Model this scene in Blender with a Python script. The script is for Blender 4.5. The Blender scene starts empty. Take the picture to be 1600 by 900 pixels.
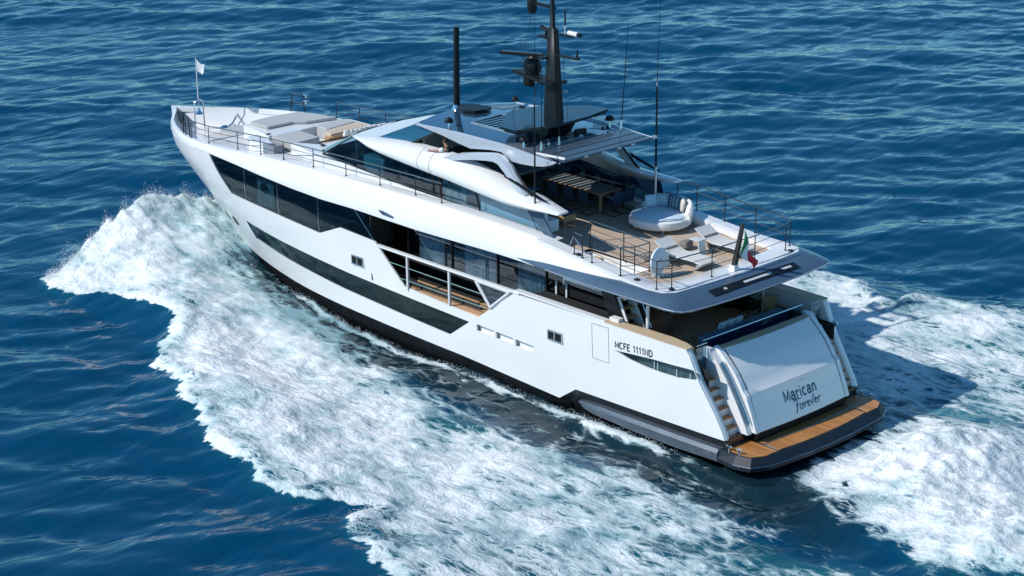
import bpy, bmesh, math, random
import numpy as np
from mathutils import Vector, Matrix
from mathutils.geometry import delaunay_2d_cdt
R = math.radians
SC = bpy.context.scene
COL = SC.collection
rng = np.random.default_rng(7)
random.seed(7)
SEA = -0.4          # mean sea level; the yacht's frame has x forward from the transom, y to port, z up

# ------------------------------------------------------------------ camera
cam_d = bpy.data.cameras.new('camera'); cam = bpy.data.objects.new('camera', cam_d); COL.objects.link(cam)
_y, _p, _r = R(-42.629), R(18.806), R(-0.535)
_fw = Vector((math.cos(_p)*math.cos(_y), math.cos(_p)*math.sin(_y), -math.sin(_p)))
_rt = Vector((math.sin(_y), -math.cos(_y), 0)); _up = _rt.cross(_fw)
_r2 = _rt*math.cos(_r)+_up*math.sin(_r); _u2 = -_rt*math.sin(_r)+_up*math.cos(_r)
cam.matrix_world = Matrix(((_r2.x, _u2.x, -_fw.x, -37.311), (_r2.y, _u2.y, -_fw.y, 47.288), (_r2.z, _u2.z, -_fw.z, 25.637), (0, 0, 0, 1)))
cam_d.sensor_width = 36; cam_d.lens = 36*2994.34/1600; cam_d.clip_start = 1; cam_d.clip_end = 20000
SC.camera = cam

# ------------------------------------------------------------------ sky, sun, exposure
SUN_DIR = Vector((0.33, 0.68, 0.655)).normalized()          # towards the sun
el = math.asin(SUN_DIR.z); az = math.atan2(SUN_DIR.x, SUN_DIR.y)
w = bpy.data.worlds.new('World'); SC.world = w; w.use_nodes = True
nt = w.node_tree; bg = nt.nodes['Background']
sky = nt.nodes.new('ShaderNodeTexSky'); sky.sky_type = 'NISHITA'; sky.sun_disc = False
sky.sun_elevation = el; sky.sun_rotation = az; sky.air_density = 1.0; sky.dust_density = 0.0; sky.ozone_density = 1.2; sky.altitude = 300
hs = nt.nodes.new('ShaderNodeMix'); hs.data_type = 'RGBA'; hs.blend_type = 'MULTIPLY'; hs.inputs[0].default_value = 1.0; hs.inputs[7].default_value = (0.48, 0.90, 1.10, 1)   # a deep clear maritime blue
nt.links.new(sky.outputs[0], hs.inputs[6])
# below the horizon there is only more sea
wtc = nt.nodes.new('ShaderNodeTexCoord'); wsx = nt.nodes.new('ShaderNodeSeparateXYZ'); nt.links.new(wtc.outputs['Generated'], wsx.inputs[0])
wmr = nt.nodes.new('ShaderNodeMapRange'); wmr.inputs[1].default_value = -.03; wmr.inputs[2].default_value = .02; nt.links.new(wsx.outputs[2], wmr.inputs[0])
wmx = nt.nodes.new('ShaderNodeMix'); wmx.data_type = 'RGBA'; wmx.inputs[6].default_value = (.05, .62, 1.15, 1); nt.links.new(wmr.outputs[0], wmx.inputs[0]); nt.links.new(hs.outputs[2], wmx.inputs[7])
nt.links.new(wmx.outputs[2], bg.inputs[0]); bg.inputs[1].default_value = 0.125
sun_d = bpy.data.lights.new('sun', 'SUN'); sun = bpy.data.objects.new('sun', sun_d); COL.objects.link(sun)
sun_d.energy = 4.1; sun_d.angle = R(0.53); sun_d.color = (1.0, 0.975, 0.935)
sun.rotation_euler = (-SUN_DIR).to_track_quat('-Z', 'Y').to_euler(); sun.location = SUN_DIR*120
SC.view_settings.view_transform = 'Standard'; SC.view_settings.look = 'None'
SC.view_settings.exposure = 0.1; SC.view_settings.gamma = 1.0; SC.view_settings.use_curve_mapping = False
SC.render.engine = 'CYCLES'
SC.cycles.max_bounces = 8; SC.cycles.transparent_max_bounces = 12; SC.cycles.caustics_reflective = False; SC.cycles.caustics_refractive = False
SC.cycles.use_denoising = True

# ------------------------------------------------------------------ materials
MATS = {}
def N(t, kind, x=0, y=0, **kw):
    n = t.nodes.new(kind); n.location = (x, y)
    for k, v in kw.items():
        if hasattr(n, k): setattr(n, k, v)
        else: n.inputs[k.replace('_', ' ')].default_value = v
    return n
def math_n(t, op, a, b=None, c=None, clamp=False):
    n = t.nodes.new('ShaderNodeMath'); n.operation = op; n.use_clamp = clamp
    for i, v in enumerate((a, b, c)):
        if v is None: continue
        if isinstance(v, (int, float)): n.inputs[i].default_value = v
        else: t.links.new(v, n.inputs[i])
    return n.outputs[0]
def ramp(t, fac, stops, interp='LINEAR'):
    n = t.nodes.new('ShaderNodeValToRGB'); n.color_ramp.interpolation = interp
    e = n.color_ramp.elements
    while len(e) < len(stops): e.new(0.5)
    for i, (p, c) in enumerate(stops):
        e[i].position = p; e[i].color = (*c, 1) if len(c) == 3 else c
    if fac is not None: t.links.new(fac, n.inputs[0])
    return n.outputs[0]
def mixc(t, fac, a, b, blend='MIX'):
    n = t.nodes.new('ShaderNodeMix'); n.data_type = 'RGBA'; n.blend_type = blend
    for i, v in ((0, fac), (6, a), (7, b)):
        if isinstance(v, (int, float)): n.inputs[i].default_value = v
        elif isinstance(v, tuple): n.inputs[i].default_value = (*v, 1) if len(v) == 3 else v
        else: t.links.new(v, n.inputs[i])
    return n.outputs[2]
def mat(name, col, rough=0.5, metal=0.0, coat=0.0, var=0.06, scale=3.0, bump=0.0, bscale=60.0, stretch=None, spec=0.5, sheen=0.0):
    """plain surface with a little procedural variation in colour and gloss"""
    if name in MATS: return MATS[name]
    m = bpy.data.materials.new(name); m.use_nodes = True; t = m.node_tree; b = t.nodes['Principled BSDF']
    tc = N(t, 'ShaderNodeTexCoord'); vec = tc.outputs['Object']
    if stretch:
        mp = N(t, 'ShaderNodeMapping'); mp.inputs['Scale'].default_value = stretch; t.links.new(vec, mp.inputs[0]); vec = mp.outputs[0]
    n1 = N(t, 'ShaderNodeTexNoise'); n1.inputs['Scale'].default_value = scale; n1.inputs['Detail'].default_value = 5; t.links.new(vec, n1.inputs['Vector'])
    lo = tuple(max(0, c*(1-var)) for c in col); hi = tuple(min(1, c*(1+var)) for c in col)
    t.links.new(ramp(t, n1.outputs[0], [(0.3, lo), (0.7, hi)]), b.inputs['Base Color'])
    t.links.new(math_n(t, 'MULTIPLY_ADD', n1.outputs[0], rough*0.3, rough*0.85), b.inputs['Roughness'])
    b.inputs['Metallic'].default_value = metal; b.inputs['Coat Weight'].default_value = coat; b.inputs['Coat Roughness'].default_value = 0.05
    b.inputs['Specular IOR Level'].default_value = spec; b.inputs['Sheen Weight'].default_value = sheen
    if bump:
        n2 = N(t, 'ShaderNodeTexNoise'); n2.inputs['Scale'].default_value = bscale; n2.inputs['Detail'].default_value = 3; t.links.new(vec, n2.inputs['Vector'])
        bp = N(t, 'ShaderNodeBump'); bp.inputs['Strength'].default_value = bump; bp.inputs['Distance'].default_value = 0.02
        t.links.new(n2.outputs[0], bp.inputs['Height']); t.links.new(bp.outputs[0], b.inputs['Normal'])
    MATS[name] = m; return m
def planks(name, c1, c2, width=0.07, caulk=0.10, axis=1, rough=0.55, caulk_col=(0.02, 0.018, 0.015), along=2.6):
    """teak planking: strips side by side along `axis` with dark caulking"""
    if name in MATS: return MATS[name]
    m = bpy.data.materials.new(name); m.use_nodes = True; t = m.node_tree; b = t.nodes['Principled BSDF']
    tc = N(t, 'ShaderNodeTexCoord'); sp = N(t, 'ShaderNodeSeparateXYZ'); t.links.new(tc.outputs['Object'], sp.inputs[0])
    a = sp.outputs[axis]; l = sp.outputs[1-axis]
    s = math_n(t, 'DIVIDE', a, width); fr = math_n(t, 'FRACT', s); fl = math_n(t, 'FLOOR', s)
    cm = N(t, 'ShaderNodeCombineXYZ'); t.links.new(fl, cm.inputs[0])
    off = math_n(t, 'MULTIPLY', fl, 0.37); t.links.new(math_n(t, 'FLOOR', math_n(t, 'ADD', math_n(t, 'DIVIDE', l, along), off)), cm.inputs[1])
    wn = N(t, 'ShaderNodeTexWhiteNoise'); t.links.new(cm.outputs[0], wn.inputs['Vector'])
    mp = N(t, 'ShaderNodeMapping'); mp.inputs['Scale'].default_value = (1.5, 30, 8) if axis == 1 else (30, 1.5, 8); t.links.new(tc.outputs['Object'], mp.inputs[0])
    ns = N(t, 'ShaderNodeTexNoise'); ns.inputs['Scale'].default_value = 1.2; ns.inputs['Detail'].default_value = 6; t.links.new(mp.outputs[0], ns.inputs['Vector'])
    big = N(t, 'ShaderNodeTexNoise'); big.inputs['Scale'].default_value = 0.9; big.inputs['Detail'].default_value = 4; t.links.new(tc.outputs['Object'], big.inputs['Vector'])
    f = math_n(t, 'ADD', math_n(t, 'MULTIPLY', wn.outputs[0], 0.5), math_n(t, 'MULTIPLY', ns.outputs[0], 0.35)); f = math_n(t, 'ADD', f, math_n(t, 'MULTIPLY', big.outputs[0], 0.3))
    base = mixc(t, math_n(t, 'SUBTRACT', f, 0.1, clamp=True), c1, c2)
    line = math_n(t, 'LESS_THAN', fr, caulk)
    t.links.new(mixc(t, line, base, caulk_col), b.inputs['Base Color']); b.inputs['Roughness'].default_value = rough
    bp = N(t, 'ShaderNodeBump'); bp.inputs['Strength'].default_value = 0.3; bp.inputs['Distance'].default_value = 0.006
    t.links.new(math_n(t, 'SUBTRACT', ns.outputs[0], line), bp.inputs['Height']); t.links.new(bp.outputs[0], b.inputs['Normal'])
    MATS[name] = m; return m
def glass(name, tint, gloss=(1, 1, 1), rough=0.02, base=0.05):
    """tinted glazing: clear but dark, with a mirror layer that grows at grazing angles"""
    if name in MATS: return MATS[name]
    m = bpy.data.materials.new(name); m.use_nodes = True; t = m.node_tree
    t.nodes.remove(t.nodes['Principled BSDF']); out = t.nodes['Material Output']
    tr = N(t, 'ShaderNodeBsdfTransparent'); tr.inputs[0].default_value = (*tint, 1)
    gl = N(t, 'ShaderNodeBsdfGlossy'); gl.inputs[0].default_value = (*gloss, 1); gl.inputs['Roughness'].default_value = rough
    tc = N(t, 'ShaderNodeTexCoord'); ns = N(t, 'ShaderNodeTexNoise'); ns.inputs['Scale'].default_value = 0.5; t.links.new(tc.outputs['Object'], ns.inputs['Vector'])
    bp = N(t, 'ShaderNodeBump'); bp.inputs['Strength'].default_value = 0.05; bp.inputs['Distance'].default_value = 0.05
    t.links.new(ns.outputs[0], bp.inputs['Height']); t.links.new(bp.outputs[0], gl.inputs['Normal'])
    lw = N(t, 'ShaderNodeLayerWeight'); lw.inputs[0].default_value = 0.5
    fr = math_n(t, 'MULTIPLY_ADD', math_n(t, 'POWER', lw.outputs['Facing'], 4.0), .9, base+.04, clamp=True)
    mx = N(t, 'ShaderNodeMixShader'); t.links.new(fr, mx.inputs[0])
    t.links.new(tr.outputs[0], mx.inputs[1]); t.links.new(gl.outputs[0], mx.inputs[2]); t.links.new(mx.outputs[0], out.inputs[0])
    MATS[name] = m; return m
def stripes(name, c1, c2, freq, axis=0, duty=0.5, rough=0.8):
    if name in MATS: return MATS[name]
    m = bpy.data.materials.new(name); m.use_nodes = True; t = m.node_tree; b = t.nodes['Principled BSDF']
    tc = N(t, 'ShaderNodeTexCoord'); sp = N(t, 'ShaderNodeSeparateXYZ'); t.links.new(tc.outputs['Object'], sp.inputs[0])
    fr = math_n(t, 'FRACT', math_n(t, 'MULTIPLY', sp.outputs[axis], freq))
    t.links.new(mixc(t, math_n(t, 'LESS_THAN', fr, duty), c1, c2), b.inputs['Base Color']); b.inputs['Roughness'].default_value = rough
    MATS[name] = m; return m
def pattern(name, c1, c2, scale, rough=0.8):
    if name in MATS: return MATS[name]
    m = bpy.data.materials.new(name); m.use_nodes = True; t = m.node_tree; b = t.nodes['Principled BSDF']
    tc = N(t, 'ShaderNodeTexCoord'); v = N(t, 'ShaderNodeTexVoronoi'); v.inputs['Scale'].default_value = scale; v.inputs['Randomness'].default_value = 0.15
    t.links.new(tc.outputs['Object'], v.inputs['Vector'])
    t.links.new(ramp(t, v.outputs['Distance'], [(0.28, c2), (0.42, c1)]), b.inputs['Base Color']); b.inputs['Roughness'].default_value = rough
    MATS[name] = m; return m

WHITE = mat('white_gelcoat', (0.735, 0.73, 0.72), 0.22, coat=0.35, var=0.018, scale=0.6)
TOPRAIL = mat('polished_rail', (0.16, 0.17, 0.18), 0.22, metal=0.8, var=0.1)
SILVER = mat('silver_paint', (0.50, 0.55, 0.60), 0.3, metal=0.15, coat=0.3, var=0.03, scale=0.8)
BAND = mat('blue_grey_metallic_paint', (0.055, 0.095, 0.145), 0.26, metal=0.0, coat=0.25, var=0.08, scale=1.0)
PLAT = mat('slate_paint', (0.011, 0.018, 0.028), 0.5, metal=0.0, coat=0.0, spec=0.3, var=0.25, scale=4)
SPONSON = mat('grey_blue_paint', (0.085, 0.108, 0.135), 0.35, metal=0.2, coat=0.3, var=0.1, scale=2)
BOOT = mat('black_bottom_paint', (0.018, 0.021, 0.024), 0.22, coat=0.3, var=0.3)
BLACK = mat('black_paint', (0.006, 0.007, 0.009), 0.42, var=0.2, spec=0.3)
BLACKR = mat('black_rubber', (0.012, 0.012, 0.013), 0.6, var=0.2)
ROOFB = mat('dark_roof_panel', (0.022, 0.060, 0.105), 0.12, var=0.15, scale=1.2, coat=1.0, spec=0.9)
ROOFL = mat('grey_roof_panel', (0.10, 0.12, 0.15), 0.35, var=0.12, scale=1.0, coat=0.4)
RAIL = mat('bronze_rail', (0.035, 0.027, 0.023), 0.35, metal=0.5, var=0.2)
STEEL = mat('stainless_steel', (0.62, 0.64, 0.66), 0.16, metal=1.0, var=0.05)
CHROME_W = mat('bright_cap_rail', (0.55, 0.58, 0.60), 0.25, metal=0.7, var=0.05)
GREY = mat('grey_nonskid', (0.36, 0.37, 0.37), 0.75, var=0.08, scale=8, bump=0.2, bscale=120)
LGREY = mat('light_grey_nonskid', (0.56, 0.56, 0.56), 0.7, var=0.05, scale=6, bump=0.2, bscale=120)
PADGREY = mat('grey_pad_fabric', (0.40, 0.40, 0.385), 0.9, var=0.07, scale=6, bump=0.3, bscale=200, sheen=0.2)
PADTAN = mat('tan_pad_fabric', (0.52, 0.42, 0.31), 0.9, var=0.08, scale=6, bump=0.3, bscale=200)
FABW = mat('white_fabric', (0.74, 0.73, 0.70), 0.9, var=0.04, scale=7, bump=0.35, bscale=90, sheen=0.2)
FABL = mat('pale_grey_sling', (0.62, 0.61, 0.57), 0.9, var=0.05, scale=30, bump=0.25, bscale=220)
FABB = mat('pale_blue_fabric', (0.60, 0.68, 0.74), 0.9, var=0.06, scale=7, bump=0.3, bscale=90)
NAVY = mat('navy_fabric', (0.018, 0.05, 0.10), 0.85, var=0.15, scale=9, bump=0.3, bscale=120)
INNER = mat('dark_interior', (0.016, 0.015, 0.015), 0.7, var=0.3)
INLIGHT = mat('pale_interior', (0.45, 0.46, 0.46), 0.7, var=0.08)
WICKER = stripes('brown_wicker', (0.26, 0.135, 0.075), (0.13, 0.065, 0.035), 22, 2, 0.35)
TEAKB = planks('golden_teak', (0.33, 0.115, 0.028), (0.62, 0.30, 0.09), 0.12, 0.13, 1, 0.4)
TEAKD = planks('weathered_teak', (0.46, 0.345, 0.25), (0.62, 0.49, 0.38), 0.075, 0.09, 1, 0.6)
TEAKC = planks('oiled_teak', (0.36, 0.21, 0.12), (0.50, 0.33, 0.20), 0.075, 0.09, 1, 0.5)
TEAKS = planks('balcony_teak', (0.50, 0.27, 0.12), (0.68, 0.45, 0.27), 0.10, 0.07, 1, 0.45)
TEAKW = mat('teak_wood', (0.42, 0.25, 0.12), 0.45, var=0.2, scale=3, stretch=(2, 12, 12))
CAPTEAK = mat('pale_teak_cap', (0.50, 0.38, 0.25), 0.55, var=0.12, scale=3, stretch=(1, 14, 8))
SALONG = glass('dark_salon_glass', (0.66, 0.73, 0.77), (1, 1, 1), 0.015, 0.02)
HULLG = glass('smoked_hull_glass', (0.24, 0.36, 0.40), (.55, .72, .76), 0.02, 0.01)
HOUSEG = glass('blue_tinted_glass', (0.42, 0.60, 0.68), (0.9, 0.97, 1), 0.015, 0.04)
SCREENG = glass('deep_blue_windscreen', (0.03, 0.05, 0.07), (0.85, 0.95, 1), 0.03, 0.12)
RAILG = glass('blue_rail_glass', (0.45, 0.62, 0.72), (0.9, 0.97, 1), 0.01, 0.04)
CURT = stripes('sheer_curtain', (0.40, 0.50, 0.54), (0.26, 0.35, 0.40), 7.0, 0, 0.42, 0.9)
GLAZE = mat('blue_black_glazing', (.012, .085, .16), .05, var=.1, coat=.7, spec=.8)
LETTER = mat('black_lettering', (0.015, 0.017, 0.02), 0.5, var=0.1)
LETTERB = mat('slate_lettering', (0.03, 0.07, 0.12), 0.4, var=0.1)

# ------------------------------------------------------------------ mesh helpers
def link(name, me, m=None, parent=None, smooth=False):
    o = bpy.data.objects.new(name, me); COL.objects.link(o)
    if m is not None and not me.materials:
        for mm in (m if isinstance(m, (list, tuple)) else [m]): me.materials.append(mm)
    if parent is not None: o.parent = parent
    if smooth: me.polygons.foreach_set('use_smooth', [True]*len(me.polygons))
    return o
class MB:
    """collects simple solids; build() links them as ONE mesh object"""
    def __init__(s): s.v = []; s.f = []; s.mi = []; s.cur = 0
    def add(s, vs, fs):
        o = len(s.v); s.v += [tuple(v) for v in vs]
        for f in fs: s.f.append(tuple(i+o for i in f)); s.mi.append(s.cur)
        return s
    def box(s, c, d, rz=0.0, ry=0.0, rx=0.0, bev=0.0):
        cx, cy, cz = c; dx, dy, dz = (q/2 for q in d)
        M = Matrix.Rotation(rz, 3, 'Z') @ Matrix.Rotation(ry, 3, 'Y') @ Matrix.Rotation(rx, 3, 'X')
        b = min(bev, dx*.9, dy*.9, dz*.9)
        if b <= 0:
            vs = [Vector((sx*dx, sy*dy, sz*dz)) for sz in (-1, 1) for sy in (-1, 1) for sx in (-1, 1)]
            fs = [(0, 2, 3, 1), (4, 5, 7, 6), (0, 1, 5, 4), (2, 6, 7, 3), (0, 4, 6, 2), (1, 3, 7, 5)]
            s.add([M @ v + Vector(c) for v in vs], fs)
        else:
            bm = bmesh.new(); bmesh.ops.create_cube(bm, size=1)
            for v in bm.verts: v.co = Vector((v.co.x*2*dx, v.co.y*2*dy, v.co.z*2*dz))
            bmesh.ops.bevel(bm, geom=bm.edges[:], offset=b, segments=3, affect='EDGES', profile=0.6)
            s.bm(bm, Matrix.Translation(c) @ M.to_4x4()); bm.free()
        return s
    def bm(s, bm, M=None):
        bm.verts.index_update()
        s.add([(M @ v.co) if M is not None else v.co.copy() for v in bm.verts], [[v.index for v in f.verts] for f in bm.faces]); return s
    def prism(s, poly, z0, z1):
        """poly: plan outline; z0/z1 numbers or functions of (x, y)"""
        n = len(poly); f0 = z0 if callable(z0) else (lambda x, y: z0); f1 = z1 if callable(z1) else (lambda x, y: z1)
        vs = [(x, y, f0(x, y)) for x, y in poly]+[(x, y, f1(x, y)) for x, y in poly]
        fs = [tuple(range(n-1, -1, -1)), tuple(range(n, 2*n))]+[(i, (i+1) % n, n+(i+1) % n, n+i) for i in range(n)]
        return s.add(vs, fs)
    def side(s, poly, y0, y1):
        """poly in (x, z) pushed from y0 to y1"""
        n = len(poly); vs = [(x, y0, z) for x, z in poly]+[(x, y1, z) for x, z in poly]
        fs = [tuple(range(n)), tuple(range(2*n-1, n-1, -1))]+[((i+1) % n, i, n+i, n+(i+1) % n) for i in range(n)]
        return s.add(vs, fs)
    def tube(s, pts, r, n=6, closed=False):
        pts = [Vector(p) for p in pts]; rings = []; k = len(pts)
        rr = r if isinstance(r, (list, tuple)) else [r]*k
        nrm = None
        for i, p in enumerate(pts):
            a = pts[(i-1) % k] if (closed or i > 0) else p; b = pts[(i+1) % k] if (closed or i < k-1) else p
            d = (b-a).normalized()
            if nrm is None: nrm = d.orthogonal().normalized()
            nrm = (nrm - d*nrm.dot(d)); nrm = nrm.normalized() if nrm.length > 1e-6 else d.orthogonal().normalized()
            bi = d.cross(nrm); rings.append([p+(nrm*math.cos(2*math.pi*j/n)+bi*math.sin(2*math.pi*j/n))*rr[i] for j in range(n)])
        vs = [v for q in rings for v in q]; fs = []
        for i in range(k if closed else k-1):
            for j in range(n):
                fs.append((i*n+j, i*n+(j+1) % n, ((i+1) % k)*n+(j+1) % n, ((i+1) % k)*n+j))
        if not closed: fs += [tuple(range(n-1, -1, -1)), tuple((k-1)*n+j for j in range(n))]
        return s.add(vs, fs)
    def lathe(s, prof, c=(0, 0, 0), n=24, axis='z', squash=(1, 1)):
        vs = []; fs = []
        for r, h in prof:
            for j in range(n):
                a = 2*math.pi*j/n; p = (r*math.cos(a)*squash[0], r*math.sin(a)*squash[1], h)
                if axis == 'x': p = (p[2], p[0], p[1])
                if axis == 'y': p = (p[0], p[2], p[1])
                vs.append((p[0]+c[0], p[1]+c[1], p[2]+c[2]))
        for i in range(len(prof)-1):
            for j in range(n): fs.append((i*n+j, i*n+(j+1) % n, (i+1)*n+(j+1) % n, (i+1)*n+j))
        fs += [tuple(range(n-1, -1, -1)), tuple((len(prof)-1)*n+j for j in range(n))]
        return s.add(vs, fs)
    def loft(s, secs, closed=True, caps=True):
        n = len(secs[0]); vs = [v for q in secs for v in q]; fs = []
        for i in range(len(secs)-1):
            for j in range(n if closed else n-1):
                fs.append((i*n+j, i*n+(j+1) % n, (i+1)*n+(j+1) % n, (i+1)*n+j))
        if caps and closed: fs += [tuple(range(n-1, -1, -1)), tuple((len(secs)-1)*n+j for j in range(n))]
        return s.add(vs, fs)
    def mirror(s):
        """adds the starboard twin of everything collected so far"""
        o = len(s.v); k = len(s.f); s.v += [(x, -y, z) for x, y, z in s.v]
        for i in range(k): s.f.append(tuple(q+o for q in reversed(s.f[i]))); s.mi.append(s.mi[i])
        return s
    def build(s, name, m, parent=None, smooth=False, angle=None):
        me = bpy.data.meshes.new(name); me.from_pydata(s.v, [], s.f); me.update()
        for mm in (m if isinstance(m, (list, tuple)) else [m]): me.materials.append(mm)
        if any(s.mi): me.polygons.foreach_set('material_index', s.mi)
        bm = bmesh.new(); bm.from_mesh(me); bmesh.ops.recalc_face_normals(bm, faces=bm.faces); bm.to_mesh(me); bm.free()
        o = link(name, me, None, parent)
        if smooth or angle:
            me.polygons.foreach_set('use_smooth', [True]*len(me.polygons)); me.set_sharp_from_angle(angle=R(angle or 40))
        return o
def thing(name, label, cat, loc=(0, 0, 0), rz=0.0, group=None, kind=None):
    o = bpy.data.objects.new(name, None); COL.objects.link(o); o.location = loc; o.rotation_euler = (0, 0, rz)
    o.empty_display_size = 0.2
    return tag(o, label, cat, group, kind)
def tag(o, label=None, cat=None, group=None, kind=None):
    if label: o['label'] = label
    if cat: o['category'] = cat
    if group: o['group'] = group
    if kind: o['kind'] = kind
    return o
def copy_tree(o, parent=None):
    c = o.copy(); COL.objects.link(c)
    if parent is not None: c.parent = parent
    for ch in [q for q in bpy.data.objects if q.parent == o]: copy_tree(ch, c)
    return c
def pchip(xs, ys):
    xs = np.array(xs, float); ys = np.array(ys, float); h = np.diff(xs); d = np.diff(ys)/h; m = np.zeros(len(xs))
    for i in range(1, len(xs)-1):
        if d[i-1]*d[i] > 0:
            a = 2*h[i]+h[i-1]; b = h[i]+2*h[i-1]; m[i] = (a+b)/(a/d[i-1]+b/d[i])
    m[0] = d[0]; m[-1] = d[-1]
    def f(x):
        x = np.clip(x, xs[0], xs[-1]); i = np.clip(np.searchsorted(xs, x)-1, 0, len(h)-1); t = (x-xs[i])/h[i]
        return (2*t**3-3*t**2+1)*ys[i]+(t**3-2*t*t+t)*h[i]*m[i]+(3*t*t-2*t**3)*ys[i+1]+(t**3-t*t)*h[i]*m[i+1]
    return f
# hull form: half-breadth as a function of (x, z)
_gt = pchip([0, .1, .4, 1.4, 2.9, 4.9, 6.9, 9.4, 17, 33, 35.5, 36.7, 37.4], [0, .09, .28, .92, 1.98, 2.92, 3.44, 3.70, 3.75, 3.72, 3.66, 3.6, 3.42])
_gb = pchip([0, .1, 1.7, 3.7, 5.7, 7.7, 10.7, 13.7, 19.7, 33, 33.8], [0, .09, .8, 1.55, 2.2, 2.7, 3.2, 3.42, 3.55, 3.52, 3.47])
def xs_(z): return np.where(z < 4.4, 33.7+(z-.94)*.965, 33.7+3.46*.965+(z-4.4)*.3)
def hy(x, z):
    u = np.maximum(0, xs_(z)-x); t = np.clip((z-.5)/4.5, 0, 1); t = t*t*(3-2*t)
    return _gb(u)*(1-t)+_gt(u)*t

# ------------------------------------------------------------------ the sea
_perm = np.random.default_rng(3).permutation(1024); _ga = np.random.default_rng(4).uniform(0, 2*np.pi, 1024)
def gnoise(x, y):
    xi = np.floor(x).astype(int); yi = np.floor(y).astype(int); fx = x-xi; fy = y-yi
    u = fx*fx*fx*(fx*(fx*6-15)+10); v = fy*fy*fy*(fy*(fy*6-15)+10)
    def g(ix, iy, dx, dy):
        a = _ga[_perm[(_perm[ix & 1023]+iy) & 1023]]; return np.cos(a)*dx+np.sin(a)*dy
    n0 = g(xi, yi, fx, fy)*(1-u)+g(xi+1, yi, fx-1, fy)*u; n1 = g(xi, yi+1, fx, fy-1)*(1-u)+g(xi+1, yi+1, fx-1, fy-1)*u
    return (n0*(1-v)+n1*v)*1.5
def fbm(x, y, sc, oc=4, gain=.5, seed=0.0):
    r = 0; a = 1; t = 0
    for i in range(oc): r = r+a*gnoise(x/sc+seed+i*17.3, y/sc-seed*.7+i*9.1); t += a; a *= gain; sc *= .5
    return r/t
def inside(px, py, poly):
    c = np.zeros(px.shape, bool); n = len(poly)
    for i in range(n):
        x1, y1 = poly[i]; x2, y2 = poly[(i+1) % n]
        if y1 == y2: continue
        c ^= ((y1 > py) != (y2 > py)) & (px < (x2-x1)*(py-y1)/(y2-y1)+x1)
    return c
def pdist(px, py, poly, closed=True):
    d = np.full(px.shape, 1e9); n = len(poly)
    for i in range(n if closed else n-1):
        a = np.array(poly[i]); b = np.array(poly[(i+1) % n]); ab = b-a; L = ab@ab
        t = np.clip(((px-a[0])*ab[0]+(py-a[1])*ab[1])/max(L, 1e-9), 0, 1)
        d = np.minimum(d, np.hypot(px-a[0]-t*ab[0], py-a[1]-t*ab[1]))
    return d
def sdf(px, py, poly): return np.where(inside(px, py, poly), 1, -1)*pdist(px, py, poly)
sstep = lambda a, b, x: (lambda t: t*t*(3-2*t))(np.clip((x-a)/(b-a), 0, 1))

WAKE = [(34.1, 0.0), (34.2, 2.5), (34.2, 5.0), (34.0, 7.2), (33.75, 9.2), (32.5, 9.95), (30.6, 9.5), (29.5, 8.95), (27.4, 8.7), (25.6, 8.1), (24.6, 8.4), (23.2, 10.0), (21.4, 11.6),
        (18.8, 12.2), (16.4, 13.2), (13.5, 14.2), (10.0, 15.05), (8.3, 14.7), (7.2, 14.0), (5.9, 13.4), (5.9, 14.2), (5.4, 15.2), (4.1, 15.5), (2.3, 16.0), (-6, 18.5), (-16, 22), (-34, 28),
        (-34, 10), (-16, 7.4), (-8, 5.5), (-5.2, 5.1), (-1.9, 4.4), (0.5, 4.1), (2.9, 4.3), (5.2, 4.8), (8.1, 5.1), (10.7, 5.1), (13.7, 4.9), (17.0, 4.0), (20.7, 3.1), (23.7, 2.5), (28, 1.2), (30.5, .3), (32, 0)]
WASH = [(-1.75, 2.7), (-1.45, 1.0), (-1.3, -1.5), (-1.7, -2.9), (-2.3, -4.0), (-5.4, -6.0), (-14, -9), (-34, -13), (-34, 8), (-14, 4.2), (-10.8, 3.4), (-8.8, 4.6), (-7.1, 3.9), (-5.7, 3.9), (-4.2, 3.5), (-2.6, 3.0)]

def axis_pts(lo, a, b, hi, fine, mid, amid, bmid):
    p = list(np.arange(a, b, fine))
    for end, lim, far, sgn in ((b, bmid, hi, 1), (a, amid, lo, -1)):
        q = []; x = end if sgn > 0 else a-fine*0; st = fine
        x = end if sgn > 0 else a
        while (x < far if sgn > 0 else x > far):
            st = min(st*1.12, mid) if (x < lim if sgn > 0 else x > lim) else st*1.3
            x += sgn*st; q.append(x)
        p = (p+([end] if False else [])+q) if sgn > 0 else (q[::-1]+p)
    return np.array(sorted(p))
gx = axis_pts(-4000, -12.5, 36.0, 6000, .105, .30, -40, 112)
gy = axis_pts(-6000, -18.5, 17.5, 4000, .105, .30, -92, 40)
X, Y = np.meshgrid(gx, gy, indexing='ij')
dx_ = np.gradient(gx)[:, None]*np.ones_like(X); dy_ = np.gradient(gy)[None, :]*np.ones_like(X); cell = np.maximum(dx_, dy_)
NEAR = (X > -36) & (X < 40) & (np.abs(Y) < 30)
xn, yn = X[NEAR], Y[NEAR]; ay = np.abs(yn)
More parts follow.
